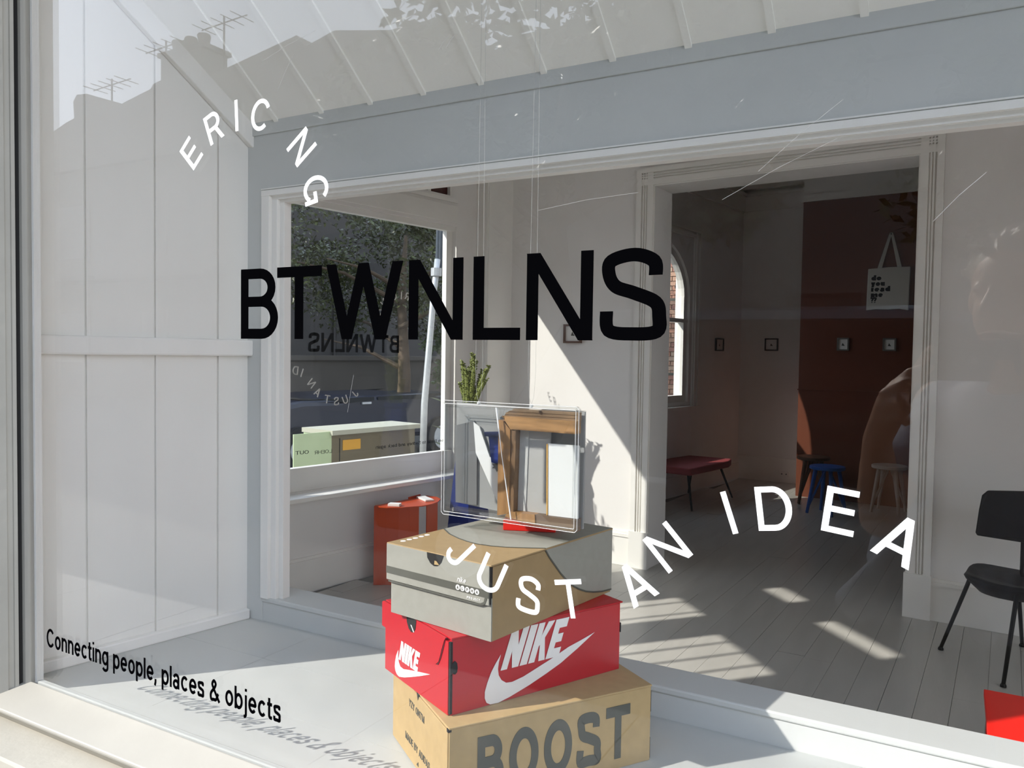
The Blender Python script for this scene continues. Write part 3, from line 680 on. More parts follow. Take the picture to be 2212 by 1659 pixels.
for i, ch in enumerate('ALPHA'):
    c = (.139+i*.0088, .0657)
    plate('round_badge', M_pwhite, gb, [(c[0]+.0038*cos(2*pi*k/16), c[1]+.0038*sin(2*pi*k/16)) for k in range(16)], A, .0004, -.0046)
    g_ = glyph(ch, .16)[0]; word(MB(), ch, c[0]-g_*.0021, c[1]-.0021, .0042, .18, -.0053, -.0050, A).build('badge_letter', M_dkgrey, gb)
word(MB(), 'nike', .1375, .0735, .0075, .12, -.0048, -.0043, A, skew=.25, width=.0155).build('script_lettering', M_pwhite, gb)
word(MB(), 'PROJECT', .156, .0535, .0032, .16, -.0048, -.0043, A, width=.024, track=.3).build('tiny_lettering', M_pwhite, gb)

# ================================================================== HANGING ACRYLIC LENS PANEL
ZT = ZG+H3
rblk = MB().box(0, .085, 0, .045, 0, .0175, frame((-.629,.297,ZT+.0008), math.atan2(.029,.080))).build('painted_block', M_redtop, bevel=.0008)
tag(rblk, 'small red painted wooden block lying on the topmost shoebox', 'block')
PL, PR = Vector((-.7235,.262,0)), Vector((-.4775,.255,0)); PW = (PR-PL).length
MP = frame((PL.x, PL.y, 1.238), math.atan2(PR.y-PL.y, PR.x-PL.x)); PH = .186
px0, py0 = 156/5.353+920-920, 0
def pp(x, y):   # picture position inside the panel from fractions of its width and height
    return (x*PW, y*PH)
lp = thing('acrylic_panel', 'clear acrylic lens panel hanging on threads above the stacked boxes, its refracted view painted on plates inside', 'lens panel')
mb = MB(); rim = [(0.004,0),(PW-.004,0),(PW,.004),(PW,PH-.004),(PW-.004,PH),(.004,PH),(0,PH-.004),(0,.004)]
inn = [(.006,.005),(PW-.006,.005),(PW-.005,.006),(PW-.005,PH-.006),(PW-.006,PH-.005),(.006,PH-.005),(.005,PH-.006),(.005,.006)]
for i in range(8): mb.prism([rim[i], rim[(i+1) % 8], inn[(i+1) % 8], inn[i]], -.004, .004, MP)
mb.build('clear_flange', M_acr, lp)
M_edge = mat('acrylic_edge_white', (.80, .82, .82), .15)
mb = MB()
for P_ in (rim, inn):
    for i in range(8):
        a, b = P_[i], P_[(i+1) % 8]; mb.tube([MP @ Vector((a[0], -.004, a[1])), MP @ Vector((b[0], -.004, b[1]))], .0004, 6)
mb.build('bright_edge', M_edge, lp)
# deep tray behind the face, holding the plates of the painted view
tx0, tx1, ty0, ty1 = .021*PW, .975*PW, .022*PH, .958*PH
mb = MB(); mb.box(tx0, tx0+.003, -.003, .034, ty0, ty1, MP).box(tx1-.003, tx1, -.003, .034, ty0, ty1, MP).box(tx0, tx1, -.003, .034, ty0, ty0+.003, MP).box(tx0, tx1, -.003, .034, ty1-.003, ty1, MP)
mb.build('clear_tray_side', M_acr, lp)
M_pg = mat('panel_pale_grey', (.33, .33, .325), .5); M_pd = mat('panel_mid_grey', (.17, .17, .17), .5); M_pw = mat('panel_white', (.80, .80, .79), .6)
S5 = 5.353
def q5(x, y): return (((x-165)/(1795-165))*PW, (1-(y-95)/(1500-95))*PH)
def piece(name, m, pts, d0, d1): return MB().prism([q5(*p) for p in pts], d0, d1, MP).build(name, m, lp)
piece('grey_backing', M_pg, [(195,130),(1750,165),(1750,1510),(210,1390)], .030, .034)  # from here on: plates cut and coloured as the view refracted through the lens
piece('view_dark_facet', M_pd, [(195,420),(440,350),(485,740),(490,1390),(215,1385)], .026, .030)
piece('painted_sunlit_patch', M_pw, [(445,362),(520,410),(660,775),(700,770),(845,850),(845,1420),(825,1430),(480,740)], .024, .0262)  # sunlit patch of the refracted view, its light put into white paint
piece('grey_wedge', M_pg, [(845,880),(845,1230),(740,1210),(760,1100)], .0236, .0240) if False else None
piece('view_blue_pot', M_blue, [(665,515),(845,515),(845,850),(705,830)], .018, .022)
piece('view_blue_rim', mat('blue_dark', (.01, .016, .07), .4), [(625,465),(845,445),(845,520),(635,515)], .014, .022)
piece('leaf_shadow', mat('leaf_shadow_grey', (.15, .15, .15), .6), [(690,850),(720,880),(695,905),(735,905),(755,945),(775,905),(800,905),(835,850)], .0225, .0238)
piece('view_oak_upright', M_wood, [(845,300),(905,310),(985,405),(985,1400),(845,1440)], .004, .022)
piece('view_oak_inner', mat('oak_shadowed_edge', (.22, .125, .06), .5, noise=.3, nscale=8, stretch=(14, 14, 2)), [(985,405),(1052,402),(1030,1375),(985,1400)], .006, .024)
piece('view_oak_top', mat('oak_horizontal', (.46, .25, .10), .45, noise=.38, nscale=7, stretch=(2, 14, 16)), [(885,250),(1735,262),(1735,405),(990,402)], .004, .022)
piece('view_oak_top_back', mat('oak_pale', (.36, .23, .13), .5, noise=.4, nscale=5, stretch=(3, 10, 8)), [(900,215),(1010,155),(1735,168),(1735,262),(885,250)], .012, .024)
piece('view_oak_foot', M_wood, [(935,1440),(985,1375),(1290,1372),(1300,1490)], .004, .022)
piece('view_oak_foot', mat('oak_dark', (.20, .13, .085), .5, noise=.3, nscale=8), [(1300,1490),(1290,1372),(1750,1376),(1745,1520)], .006, .024)
piece('view_white_plate', M_pw, [(1400,540),(1748,540),(1748,1370),(1412,1372)], .012, .016)
piece('painted_amber_fringe', mat('painted_amber_fringe', (.75, .42, .10), .4), [(1392,545),(1402,545),(1414,1370),(1404,1370)], .0105, .0125)  # colour fringe of the lens put in as an amber strip
piece('view_grey_plate', mat('panel_light', (.45, .44, .425), .6), [(1052,402),(1400,404),(1404,1372),(1030,1372)], .020, .0235)
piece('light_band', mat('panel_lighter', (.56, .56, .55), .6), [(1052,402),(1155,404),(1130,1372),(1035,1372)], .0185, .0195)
mb = MB(); mb.tube([MP @ Vector((q5(850,150)[0], -.0045, q5(850,150)[1])), MP @ Vector((q5(920,680)[0], -.0045, q5(920,680)[1])), MP @ Vector((q5(1045,1450)[0], -.0045, q5(1045,1450)[1]))], [.0016, .0005, .0011], 6)
mb.build('painted_glint', M_edge, lp)  # glint across the lens, put in as a white tube
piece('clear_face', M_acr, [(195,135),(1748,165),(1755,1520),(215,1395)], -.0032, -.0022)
for ux in (.275, .665):
    mb = MB(); mb.ball(MP @ Vector((ux*PW, 0, PH-.002)), .003, 8, 5); mb.build('thread_knot', M_edge, lp)
for ux, x1, x2 in ((.275, -.655, -.652), (.665, -.559, -.552)):
    base = MP @ Vector((ux*PW, 0, PH))
    for k_, xt in enumerate((x1, x2)):
        s_ = -1 if k_ == 0 else 1
        zt = 2.007+(.485-.26)*SL
        mb = MB(); mb.tube([base, base+Vector((s_*.004, 0, .012)), base+Vector((s_*.0065, 0, .05)), base+Vector((s_*.006, 0, .15)), Vector((base.x+s_*.003, .26, zt-.003))], .00022, 6)
        tag(mb.build('hanging_thread', M_thread), ('left' if s_ < 0 else 'right')+' strand of the nylon line at the panel\'s '+('left' if ux < .5 else 'right')+' knot', 'thread', 'nylon threads of the lens panel')

# ================================================================== FRONT ROOM
# orange side table of bent sheet metal
ot = thing('side_table', 'orange bent sheet-metal side table beside the side window', 'side table')
top = [(-3.11,3.046),(-3.06,3.035),(-3.008,3.045),(-2.93,3.10),(-2.861,3.197),(-2.845,3.28),(-2.857,3.368),(-2.898,3.458),(-2.96,3.505),(-3.042,3.515),(-3.065,3.46),(-3.063,3.348)]
MB().flat(top, .544, .55).build('table_top', M_orange, ot)
pn = [(-3.115,3.046),(-3.09,3.06),(-3.05,3.085),(-2.99,3.13),(-2.94,3.18),(-2.905,3.23)]
mb = MB()
for p, q in zip(pn[:-1], pn[1:]):
    d = (Vector(q)-Vector(p)).normalized(); n_ = Vector((-d.y, d.x))*.006
    mb.flat([Vector(p), Vector(q), Vector(q)+n_, Vector(p)+n_], FZ+.001, .546)
mb.build('curved_leg_panel', M_orange, ot)
box('upturned_tab', M_orange, ot, -3.072, -3.066, 3.34, 3.47, .544, .562)
box('back_leg', M_orange, ot, -2.90, -2.894, 3.30, 3.42, FZ+.001, .545)
for nm, c, s_, a, lab in (('card_box', (-3.0,3.105,.5505), (.075,.05,.016), .35, 'small white card box near the front of the orange table'), ('book', (-2.965,3.38,.5505), (.15,.06,.012), -.55, 'slim white book at the back of the orange table')):
    o = box(nm, M_pwhite, None, -s_[0]/2, s_[0]/2, -s_[1]/2, s_[1]/2, 0, s_[2], frame(c, a), bevel=.002); tag(o, lab, 'book' if nm == 'book' else 'box')

# blue planter with upright succulent
bp = Vector((-2.86, 3.75, 0))
pt = thing('tall_planter', 'tall dark blue tapered planter by the side window', 'planter')
mb = MB(); P4 = [(.20, FZ+.001), (.19, .09), (.075, 1.09), (.085, 1.10), (.085, 1.13), (.07, 1.13), (.068, 1.092)]
mb.lathe(P4, 6, Matrix.Translation(bp)); mb.build('pot', M_blue, pt)
mb = MB().lathe([(.0665, 1.085), (.0665, 1.105)], 12, Matrix.Translation(bp)); mb.build('soil', mat('soil', (.05, .035, .025), .95), pt)
pl_ = thing('succulent', 'green upright spiky succulent growing in the blue planter', 'plant')
rr = random.Random(3)
for i, (dx, dy, hh, ln) in enumerate(((-.05,.0,.34,-.03),(.005,.01,.40,.005),(.022,-.02,.34,.03),(.045,.0,.31,.11),(-.022,.02,.30,-.01),(.035,.02,.28,.055),(-.055,.01,.19,-.05),(.0,-.03,.29,-.02),(.05,-.01,.22,.09))):
    mb = MB(); b0 = bp+Vector((dx*.8, dy, 1.106)); path = [b0+Vector((ln*t*t, 0, hh*t)) for t in (0, .2, .4, .6, .8, .94, 1.0)]
    mb.tube(path, [.013, .016, .017, .016, .015, .011, .005], 8)
    for k in range(int(hh/.0022)):
        t = rr.uniform(.03, 1); c = b0+Vector((ln*t*t, 0, hh*t)); a = rr.uniform(0, 2*pi); d = Vector((cos(a), sin(a), .5)).normalized()
        s1 = Vector((-sin(a), cos(a), 0))*.008
        mb.add([c+s1, c-s1, c+d*.027+s1*.3, c+d*.027-s1*.3, c+Vector((0, 0, .011))+d*.012], [(0, 1, 3, 2), (0, 2, 4), (2, 3, 4), (1, 4, 3), (0, 4, 1)])
    mb.build('stem', M_succ, pl_)

# small framed picture on the doorway wall
def picture(M, u, z, w, h, lab, fm, grp, mark=True, yb=0.0):
    t = thing('framed_picture', lab, 'picture', grp)
    fw_ = .014
    mb = MB(); mb.box(u-w/2, u+w/2, yb-.022, yb-.001, z-h/2, z-h/2+fw_, M).box(u-w/2, u+w/2, yb-.022, yb-.001, z+h/2-fw_, z+h/2, M)
    mb.box(u-w/2, u-w/2+fw_, yb-.022, yb-.001, z-h/2+fw_, z+h/2-fw_, M).box(u+w/2-fw_, u+w/2, yb-.022, yb-.001, z-h/2+fw_, z+h/2-fw_, M)
    mb.build('frame', fm, t)
    box('mount', M_pwhite, t, u-w/2+fw_, u+w/2-fw_, yb-.010, yb-.001, z-h/2+fw_, z+h/2-fw_, M)
    if mark:
        mb = MB(); mb.prism([(u-.015,z-.014),(u+.017,z-.016),(u+.006,z-.002),(u-.004,z+.014),(u-.010,z-.002)], yb-.0112, yb-.0102, M); mb.build('drawing', M_dkgrey, t)
    return t
M_frd = mat('frame_dark', (.035, .022, .018), .5); M_frb = mat('frame_brown', (.14, .075, .05), .5); M_frg = mat('frame_grey', (.16, .145, .13), .5)
picture(MK, -2.402, 1.655, .145, .135, 'small brown framed picture on the white wall left of the doorway', M_frb, None)
picture(MS, 8.255/.983, 1.646, .20, .145, 'small dark framed picture on the back room wall beside the arched window', M_frd, 'pictures in the back room')
picture(MR, -1.872/.995, 1.66, .155, .145, 'small dark framed picture in the corner, left of the brown wall', M_frd, 'pictures in the back room')
picture(MC, -.985/.994, 1.653, .115, .13, 'left one of the small pictures on the brown wall', M_frg, 'pictures in the back room', yb=-.002)
picture(MC, -.555/.994, 1.651, .12, .125, 'right one of the small pictures on the brown wall, under the tote bag', M_frg, 'pictures in the back room', yb=-.002)

# tote bag on the brown wall
tb_ = thing('tote_bag', 'natural canvas tote bag with black text hanging on the brown wall', 'tote bag')
u_ = lambda x: x/.994
bag = [(u_(-.775),1.99),(u_(-.69),2.0),(u_(-.58),1.995),(u_(-.48),2.0),(u_(-.395),1.985),(u_(-.392),2.2),(u_(-.388),2.408),(u_(-.58),2.412),(u_(-.768),2.402),(u_(-.772),2.2)]
MB().prism(bag, -.030, -.006, MC).build('bag_body', M_cloth, tb_, bevel=.006)
for xa, xb in ((-.665, -.578), (-.485, -.560)):
    mb = MB(); mb.prism([(u_(xa)-.020,2.40),(u_(xa)+.020,2.40),(u_(xb)+.012,2.73),(u_(xb)-.012,2.73)], -.022, -.016, MC); mb.build('strap', M_cloth, tb_)
MB().prism([(u_(-.59),2.725),(u_(-.548),2.725),(u_(-.556),2.748),(u_(-.582),2.748)], -.022, -.014, MC).build('strap_loop', M_cloth, tb_)
for i, wd_ in enumerate(('do', 'you', 'read', 'me', '??')):
    word(MB(), wd_, u_(-.735), 2.285-i*.055, .052, .30, -.0312, -.0304, MC, width=(.092,.125,.175,.11,.05)[i], track=.06).build('printed_word', M_black, tb_)
peg = MB().tube([MC @ Vector((u_(-.569), -.03, 2.735)), MC @ Vector((u_(-.569), .0, 2.735))], .006, 8).build('coat_peg', M_gap); tag(peg, 'small dark peg holding up the tote bag', 'peg')

# black chair
ch = thing('chair', 'black moulded chair with thin metal legs by the doorway wall', 'chair')
cc = Vector((.295, 3.61, 0))
def rsq(w, h, n=28, e=3.2):
    return [(w*math.copysign(abs(cos(2*pi*k/n))**(2/e), cos(2*pi*k/n)), h*math.copysign(abs(sin(2*pi*k/n))**(2/e), sin(2*pi*k/n))) for k in range(n)]
MX = frame((cc.x, cc.y, 0), radians(-8))
ring = rsq(.215, .20)
mb = MB(); vs = []; fs = []
zs = lambda x, y: .455+.10*max(0, -x-.02)*(-x)*2.0-.9*max(0, -.13-x)**1.2*0+.02*(y/.2)**2
for sc, dz in ((1, 0), (.97, .012), (.6, .010), (.0, .006)):
    for x, y in ring: vs.append((x*sc, y*sc, .462+dz+.05*(x*sc/.215)**2*(1 if x > 0 else .6)-.03*(1-abs(y*sc)/.2)))
nn = len(ring)
for j in range(3):
    for k in range(nn): fs.append((j*nn+k, j*nn+(k+1) % nn, (j+1)*nn+(k+1) % nn, (j+1)*nn+k))
b_ = len(vs)
for sc, dz in ((.96, -.014), (.70, -.055), (.0, -.062)):
    for x, y in ring: vs.append((x*sc, y*sc, .462+dz+.05*(x*sc/.215)**2*(1 if x > 0 else .6)-.03*(1-abs(y*sc)/.2)))
for k in range(nn): fs.append((k, b_+k, b_+(k+1) % nn, (k+1) % nn))
for j in range(2):
    for k in range(nn): fs.append((b_+j*nn+k, b_+(j+1)*nn+k, b_+(j+1)*nn+(k+1) % nn, b_+j*nn+(k+1) % nn))
mb.add(vs, fs, MX); mb.build('seat', M_chair, ch, smooth=True)
bk = []
outl = [(-.205,.645),(-.198,.632),(0,.612),(.198,.632),(.205,.645),(.192,.76),(.18,.83),(.155,.855),(0,.862),(-.155,.855),(-.18,.83),(-.192,.76)]
MBk = frame((.325, 3.80, 0), radians(4))
vs = []; n_ = len(outl)
for d in (-.008, .008):
    for x, z in outl: vs.append((x, d+.10*(x/.2)**2*-.35+.12*(z-.64), z))
mb = MB().add(vs, [tuple(range(n_)), tuple(range(2*n_-1, n_-1, -1))]+[(i, n_+i, n_+(i+1) % n_, (i+1) % n_) for i in range(n_)], MBk); mb.build('backrest', M_chair, ch, bevel=.005)
mb = MB().tube([(.325,3.72,.452),(.325,3.775,.465),(.327,3.80,.51),(.327,3.808,.60),(.327,3.822,.70)], .0095, 10); mb.build('back_support', M_chair, ch, smooth=True)
for fx, fy, tx, ty in ((-.011,3.671,.105,3.655),(.239,3.305,.285,3.43),(.60,3.55,.48,3.575),(.35,3.945,.31,3.775)):
    f_ = Vector((fx, fy, FZ+.012)); t_ = Vector((tx, ty, .435)); i_ = Vector((cc.x, cc.y, .44))
    mb = MB().tube([f_, f_.lerp(t_, .5), f_.lerp(t_, .93), t_+Vector((0, 0, .012)), t_.lerp(i_, .25)+Vector((0, 0, .010)), t_.lerp(i_, .75)+Vector((0, 0, -.02))], [.0085, .0095, .010, .010, .010, .008], 10)
    lg = mb.build('leg', M_chair, ch, smooth=True)
    MB().lathe([(.013, FZ+.001), (.013, FZ+.008), (.0095, FZ+.016)], 12, Matrix.Translation((fx, fy, 0))).build('foot', M_chair, lg)

# red table in the near right corner
rt = thing('low_table', 'bright red low table at the lower right edge of the view', 'table')
box('table_top', M_redtop, rt, .112, .78, 1.42, 1.98, .478, .50, bevel=.002)
for x_, y_ in ((.14, 1.45), (.75, 1.45), (.14, 1.95), (.75, 1.95)): box('leg', M_redtop, rt, x_-.02, x_+.02, y_-.02, y_+.02, FZ+.001, .478)

# ================================================================== BACK ROOM
be = thing('bench', 'low maroon upholstered bench with splayed legs in the back room', 'bench')
seat = [(-2.60,6.55),(-2.12,6.45),(-1.955,7.25),(-1.975,7.43),(-2.43,7.46),(-2.53,7.1)]
MB().flat(seat, .385, .455).build('upholstered_seat', M_bench, be, bevel=.012)
for tx, ty, fx, fy in ((-2.08,7.36,-1.955,7.42),(-2.36,7.36,-2.425,7.44),(-2.17,6.55,-2.10,6.47),(-2.50,6.62,-2.58,6.52)):
    MB().tube([(tx, ty, .39), (fx, fy, FZ+.003)], [.014, .009], 8).build('leg', M_gap, be)
def stool(x, y, m, lab, rot=0, h=.50):
    t = thing('round_stool', lab, 'stool', 'round stools in the back room')
    MB().lathe([(.150, h-.032), (.158, h-.026), (.158, h-.005), (.152, h), (.0, h)], 28, Matrix.Translation((x, y, 0))).build('seat', m, t, smooth=False)
    for k in range(4):
        a = rot+k*pi/2+.4; c, s_ = cos(a), sin(a)
        MB().tube([(x+.105*c, y+.105*s_, h-.03), (x+.175*c, y+.175*s_, FZ+.002)], [.019, .014], 8).build('leg', m, t)
        b = a+pi/4
        MB().tube([(x+.03*cos(b), y+.03*sin(b), h-.03), (x+.165*cos(a), y+.165*sin(a), FZ+.06)], .011, 6).build('brace', m, t)
    return t
stool(-1.0, 7.08, M_bluest, 'blue round stool in front of the brown wall')
stool(-.50, 7.50, M_greyst, 'grey round stool beside the doorway casing, against the brown wall', .2)
stool(-1.20, 7.60, M_brownst, 'dark brown round stool behind the blue one', .5, .52)
so_ = thing('power_outlet', 'white double power outlet on the back room skirting', 'outlet')
box('plate', M_pwhite, so_, -1.74, -1.64, -.032, -.021, .12, .185, MR, bevel=.002)
for a in (-1.715, -1.665): box('socket', M_pd, so_, a-.008, a+.008, -.0328, -.0318, .145, .16, MR)

# ================================================================== SIDE STREET
# utility cabinet
cab = thing('utility_cabinet', 'olive street utility cabinet with pale green end outside the side window', 'utility cabinet')
M_olive = mat('olive_paint', (.16, .13, .075), .5, noise=.1, nscale=8); M_pgreen = mat('pale_green_paint', (.50, .60, .36), .5, noise=.05, nscale=6)
MQ = frame((-5.2, 4.97, 0), radians(79.5))
box('body', M_olive, cab, 0, 1.10, .0, .40, -.1, .70, MQ)
box('end_panel', M_pgreen, cab, -.012, 0, -.01, .42, -.1, .735, MQ)
cabq = Matrix.Translation((0, 0, 0))
box('end_return', M_pgreen, cab, -.43, -.012, -.012, .0, -.1, .735, MQ)
box('roof', mat('cabinet_roof', (.42, .41, .32), .6), cab, -.02, 1.16, -.05, .44, .70, .745, MQ)
box('door_edge', M_gap, cab, .10, .108, -.003, 0, -.1, .66, MQ)
box('warning_sticker', mat('sticker_yellow', (.70, .36, .03), .5), cab, .14, .36, -.004, 0, .54, .64, MQ)
mb = MB()
for a, b in (((.40,.06),(.46,.28)), ((.46,.28),(.58,.24)), ((.58,.24),(.62,.30)), ((.34,.10),(.44,.0)), ((.70,.08),(.72,.16)), ((.85,.08),(.87,.14))):
    mb.tube([MQ @ Vector((a[0], -.004, a[1])), MQ @ Vector((b[0], -.004, b[1]))], .006, 5)
mb.build('marker_scrawl', mat('marker', (.06, .02, .02), .7), cab)
# galvanised pole
po = thing('steel_pole', 'galvanised steel pole on the side street pavement', 'pole')
MB().tube([(-4.60, 5.62, -.05), (-4.60, 5.66, 1.0), (-4.60, 5.80, 2.1), (-4.60, 5.86, 2.45)], [.034, .034, .031, .030], 14).build('pole_shaft', M_steel, po, smooth=True)
for d in (-.03, .03): MB().tube([(-4.60, 5.88+d, 2.3), (-4.60, 5.92+d, 3.6)], .018, 8).build('conduit', mat('conduit_blue', (.05, .065, .085), .5), po)
MB().lathe([(.055, 2.28), (.055, 2.36)], 14, Matrix.Translation((-4.60, 5.84, 0))).build('clamp', M_steel, po)
# low wall, far building, brick house
lw = thing('low_street_wall', 'low rendered wall with a sunlit end across the side street', 'wall')
box('wall_body', M_render, lw, -9.8, -9.5, 7.5, 30, -.2, 1.35); box('wall_cap', M_render, lw, -9.85, -9.45, 7.45, 30, 1.35, 1.43)
def leafcloud(mb, c, rad, n, size, rng, clump=None):
    cl = clump or [(Vector(c), Vector(rad))]
    for i in range(n):
        cc_, rr_ = cl[rng.randrange(len(cl))]
        while True:
            p = Vector((rng.uniform(-1, 1), rng.uniform(-1, 1), rng.uniform(-1, 1)))
            if .25 < p.length < 1: break
        p = Vector((p.x*rr_.x, p.y*rr_.y, p.z*rr_.z))+cc_
        d = Vector((rng.gauss(0, 1), rng.gauss(0, 1), rng.gauss(-.3, .7))).normalized(); e = d.orthogonal().normalized()
        e = (Matrix.Rotation(rng.uniform(0, 6.28), 3, d) @ e); s = size*rng.uniform(.6, 1.3)
        mb.add([p, p+d*s*.5+e*s*.22, p+d*s, p+d*s*.5-e*s*.22], [(0, 1, 2, 3)])
def tree(name, lab, base, h, crown, n, size, seed, m=M_leaf2, r=.16, group=None):
    t = thing(name, lab, 'tree', group); rng = random.Random(seed); b = Vector(base)
    MB().tube([b, b+Vector((.1, 0, h*.35)), b+Vector((-.05, .1, h*.7)), b+Vector((.1, 0, h))], [r, r*.8, r*.55, r*.2], 10).build('trunk', M_bark, t, smooth=True)
    for k in range(6):
        a = rng.uniform(0, 6.28); s0 = b+Vector((0, 0, h*rng.uniform(.4, .8))); L_ = crown[0]*rng.uniform(.5, .9)
        MB().tube([s0, s0+Vector((cos(a)*L_*.5, sin(a)*L_*.5, L_*.25)), s0+Vector((cos(a)*L_, sin(a)*L_, L_*.35))], [r*.35, r*.2, r*.06], 7).build('branch', M_bark, t)
    cl = []
    for k in range(26):
        a = rng.uniform(0, 6.28); q = rng.uniform(.2, .85)**.7
        cl.append((b+Vector((cos(a)*crown[0]*q, sin(a)*crown[1]*q, h+crown[2]*rng.uniform(-.75, .75))), Vector((crown[0], crown[1], crown[2]))*rng.uniform(.22, .38)))
    mb = MB(); leafcloud(mb, None, None, n, size, rng, cl)
    me = bpy.data.meshes.new('foliage'); me.from_pydata(mb.v, [], mb.f); me.materials.append(m)
    o = bpy.data.objects.new('foliage', me); COL.objects.link(o); o.parent = t; o['kind'] = 'stuff'
    return t
tree('street_tree', 'leafy tree behind the steel pole, seen through the side window', (-7.9, 9.6, -.2), 3.6, (2.2, 2.6, 1.6), 30000, .085, 5, M_leaf2, .13)
tree('shrub', 'sunlit green shrub beside the low street wall', (-8.15, 12.1, -.1), 1.3, (.75, 1.0, .8), 4500, .10, 6, M_leaf, .06)
tree('street_tree', 'dense tree rising over the dark house across the side street', (-10.2, 6.6, 0), 5.4, (2.0, 2.6, 1.7), 16000, .10, 8, M_leaf2, .15)
dk = thing('dark_house', 'dark shaded house across the side street', 'house')
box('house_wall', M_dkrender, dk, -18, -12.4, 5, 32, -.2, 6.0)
MB().prism([(-18.4, 6.0), (-12.0, 6.0), (-15.2, 7.6)], 4.8, 32.2).build('roof', mat('slate_roof', (.05, .05, .055), .7), dk)
for y_ in (8.0, 10.5, 13.0):
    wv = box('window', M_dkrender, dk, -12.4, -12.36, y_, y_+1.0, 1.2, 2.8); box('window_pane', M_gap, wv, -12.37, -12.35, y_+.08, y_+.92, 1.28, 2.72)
# garden plants against the side window
def leafplant(base, h, n, lab, seed):
    t = thing('garden_plant', lab, 'plant'); rng = random.Random(seed); b = Vector(base)
    MB().tube([b, b+Vector((.02, 0, h*.5)), b+Vector((0, .03, h))], [.012, .010, .005], 6).build('stem', M_bark, t)
    for i in range(n):
        z = h*(.25+.75*i/n); a = i*2.4; L_ = .16*rng.uniform(.8, 1.3); d = Vector((cos(a), sin(a), .35)); s1 = Vector((-sin(a), cos(a), 0))*L_*.26; c = b+Vector((0, 0, z))
        MB().add([c, c+d*L_*.5+s1, c+d*L_, c+d*L_*.5-s1, c+d*L_*.5+Vector((0, 0, .012))], [(0, 1, 4), (1, 2, 4), (2, 3, 4), (3, 0, 4)]).build('leaf', M_leaf2, t)
leafplant((-4.72, 6.25, -.05), 1.25, 16, 'dark leafy plant beside the steel pole', 1)
leafplant((-4.70, 6.80, -.05), 1.6, 20, 'tall leafy plant between pole and window jamb', 2)
# parked car beyond the cabinet
def car(name, lab, M, paint, L_=4.3, h=1.45):
    t = thing(name, lab, 'car')
    prof = [(-L_/2, .35), (-L_/2, .75), (-L_/2+.15, .88), (-L_/2+.95, .98), (-L_/2+1.55, h-.05), (-L_/2+1.9, h), (L_/2-1.1, h), (L_/2-.75, h-.06), (L_/2-.2, 1.0), (L_/2, .9), (L_/2, .35)]
    MB().prism(prof, -.82, .82, M).build('body', paint, t, bevel=.07)
    gl = mat('car_glass', (.01, .012, .014), .05)
    for y0, y1 in ((-.835, -.815), (.815, .835)):
        MB().prism([(-L_/2+1.15, 1.0), (-L_/2+1.68, h-.09), (-.02, h-.07), (-.02, 1.0)], y0, y1, M).build('front_side_window', gl, t)
        MB().prism([(.06, 1.0), (.06, h-.07), (L_/2-1.15, h-.08), (L_/2-.55, 1.02)], y0, y1, M).build('rear_side_window', gl, t)
        for cx in (-L_/2+.85, L_/2-.85):
            Mw = M @ Matrix.Translation((cx, (y0+y1)/2, .32)) @ Matrix.Rotation(pi/2, 4, 'X')
            wh = MB().lathe([(.31, -.09), (.32, -.05), (.32, .05), (.31, .09)], 24, Mw).build('wheel', M_chair, t); MB().lathe([(.19, -.10), (.19, .10)], 16, Mw).build('hub', M_steel, wh)
        box('door_handle', M_steel, t, -.25, -.08, y0-.01, y1+.01, .90, .93, M)
    MB().prism([(-L_/2+.98, .99), (-L_/2+1.56, h-.045), (-L_/2+1.53, h-.04), (-L_/2+.94, .995)], -.72, .72, M).build('windscreen', gl, t)
    return t
car('parked_car', 'dark blue car parked in the side street behind the cabinet', frame((-8.3, 8.6, -.16), radians(80)), mat('car_blue', (.004, .007, .02), .35), 4.4, 1.02)
car('parked_car', 'dark grey car parked at the kerb of the front street', frame((-1.4, -4.6, -.16), 0), mat('car_grey', (.03, .03, .033), .18), 4.7, 1.95)

# brick house behind the arched window
bh = thing('brick_house', 'sunlit brick house seen through the arched window', 'house')
box('wall_core', mat('mortar', (.45, .38, .31), .9), bh, -7.0, -3.0, 12.52, 16, -.2, 6)
rng = random.Random(11); cols = [mat('brick_%d' % i, c, .85, noise=.15, nscale=20) for i, c in enumerate(((.46,.24,.16), (.52,.31,.21), (.40,.20,.15), (.55,.38,.27)))]
bmesh_ = []
for i in range(4): bmesh_.append(MB().box(0, .225, 0, .03, 0, .070).build('brick', cols[i], bh)); bmesh_[-1].location = (-4.75+.24*i, 12.492, .60)
for r_ in range(34):
    for c_ in range(5):
        x_ = -4.75+c_*.24+(.12 if r_ % 2 else 0); z_ = .70+r_*.081
        if x_ > -3.8: continue
        o = bmesh_[rng.randrange(4)].copy(); COL.objects.link(o); o.location = (x_, 12.492+rng.uniform(-.003, .003), z_); o.parent = bh
pp_ = thing('iron_fence', 'iron fence with pointed finials outside the arched window', 'fence')
for i in range(9):
    x_ = -4.55+i*.16
    MB().tube([(x_, 11.6, 0), (x_, 11.6, 2.55)], .012, 6).build('fence_bar', M_sill, pp_); MB().lathe([(.008, 2.55), (.035, 2.62), (.003, 2.78)], 8, Matrix.Translation((x_, 11.6, 0))).build('finial', M_gap, pp_)
for z_ in (1.2, 2.4): box('fence_rail', M_dkgrey, pp_, -4.7, -3.1, 11.585, 11.615, z_, z_+.04)

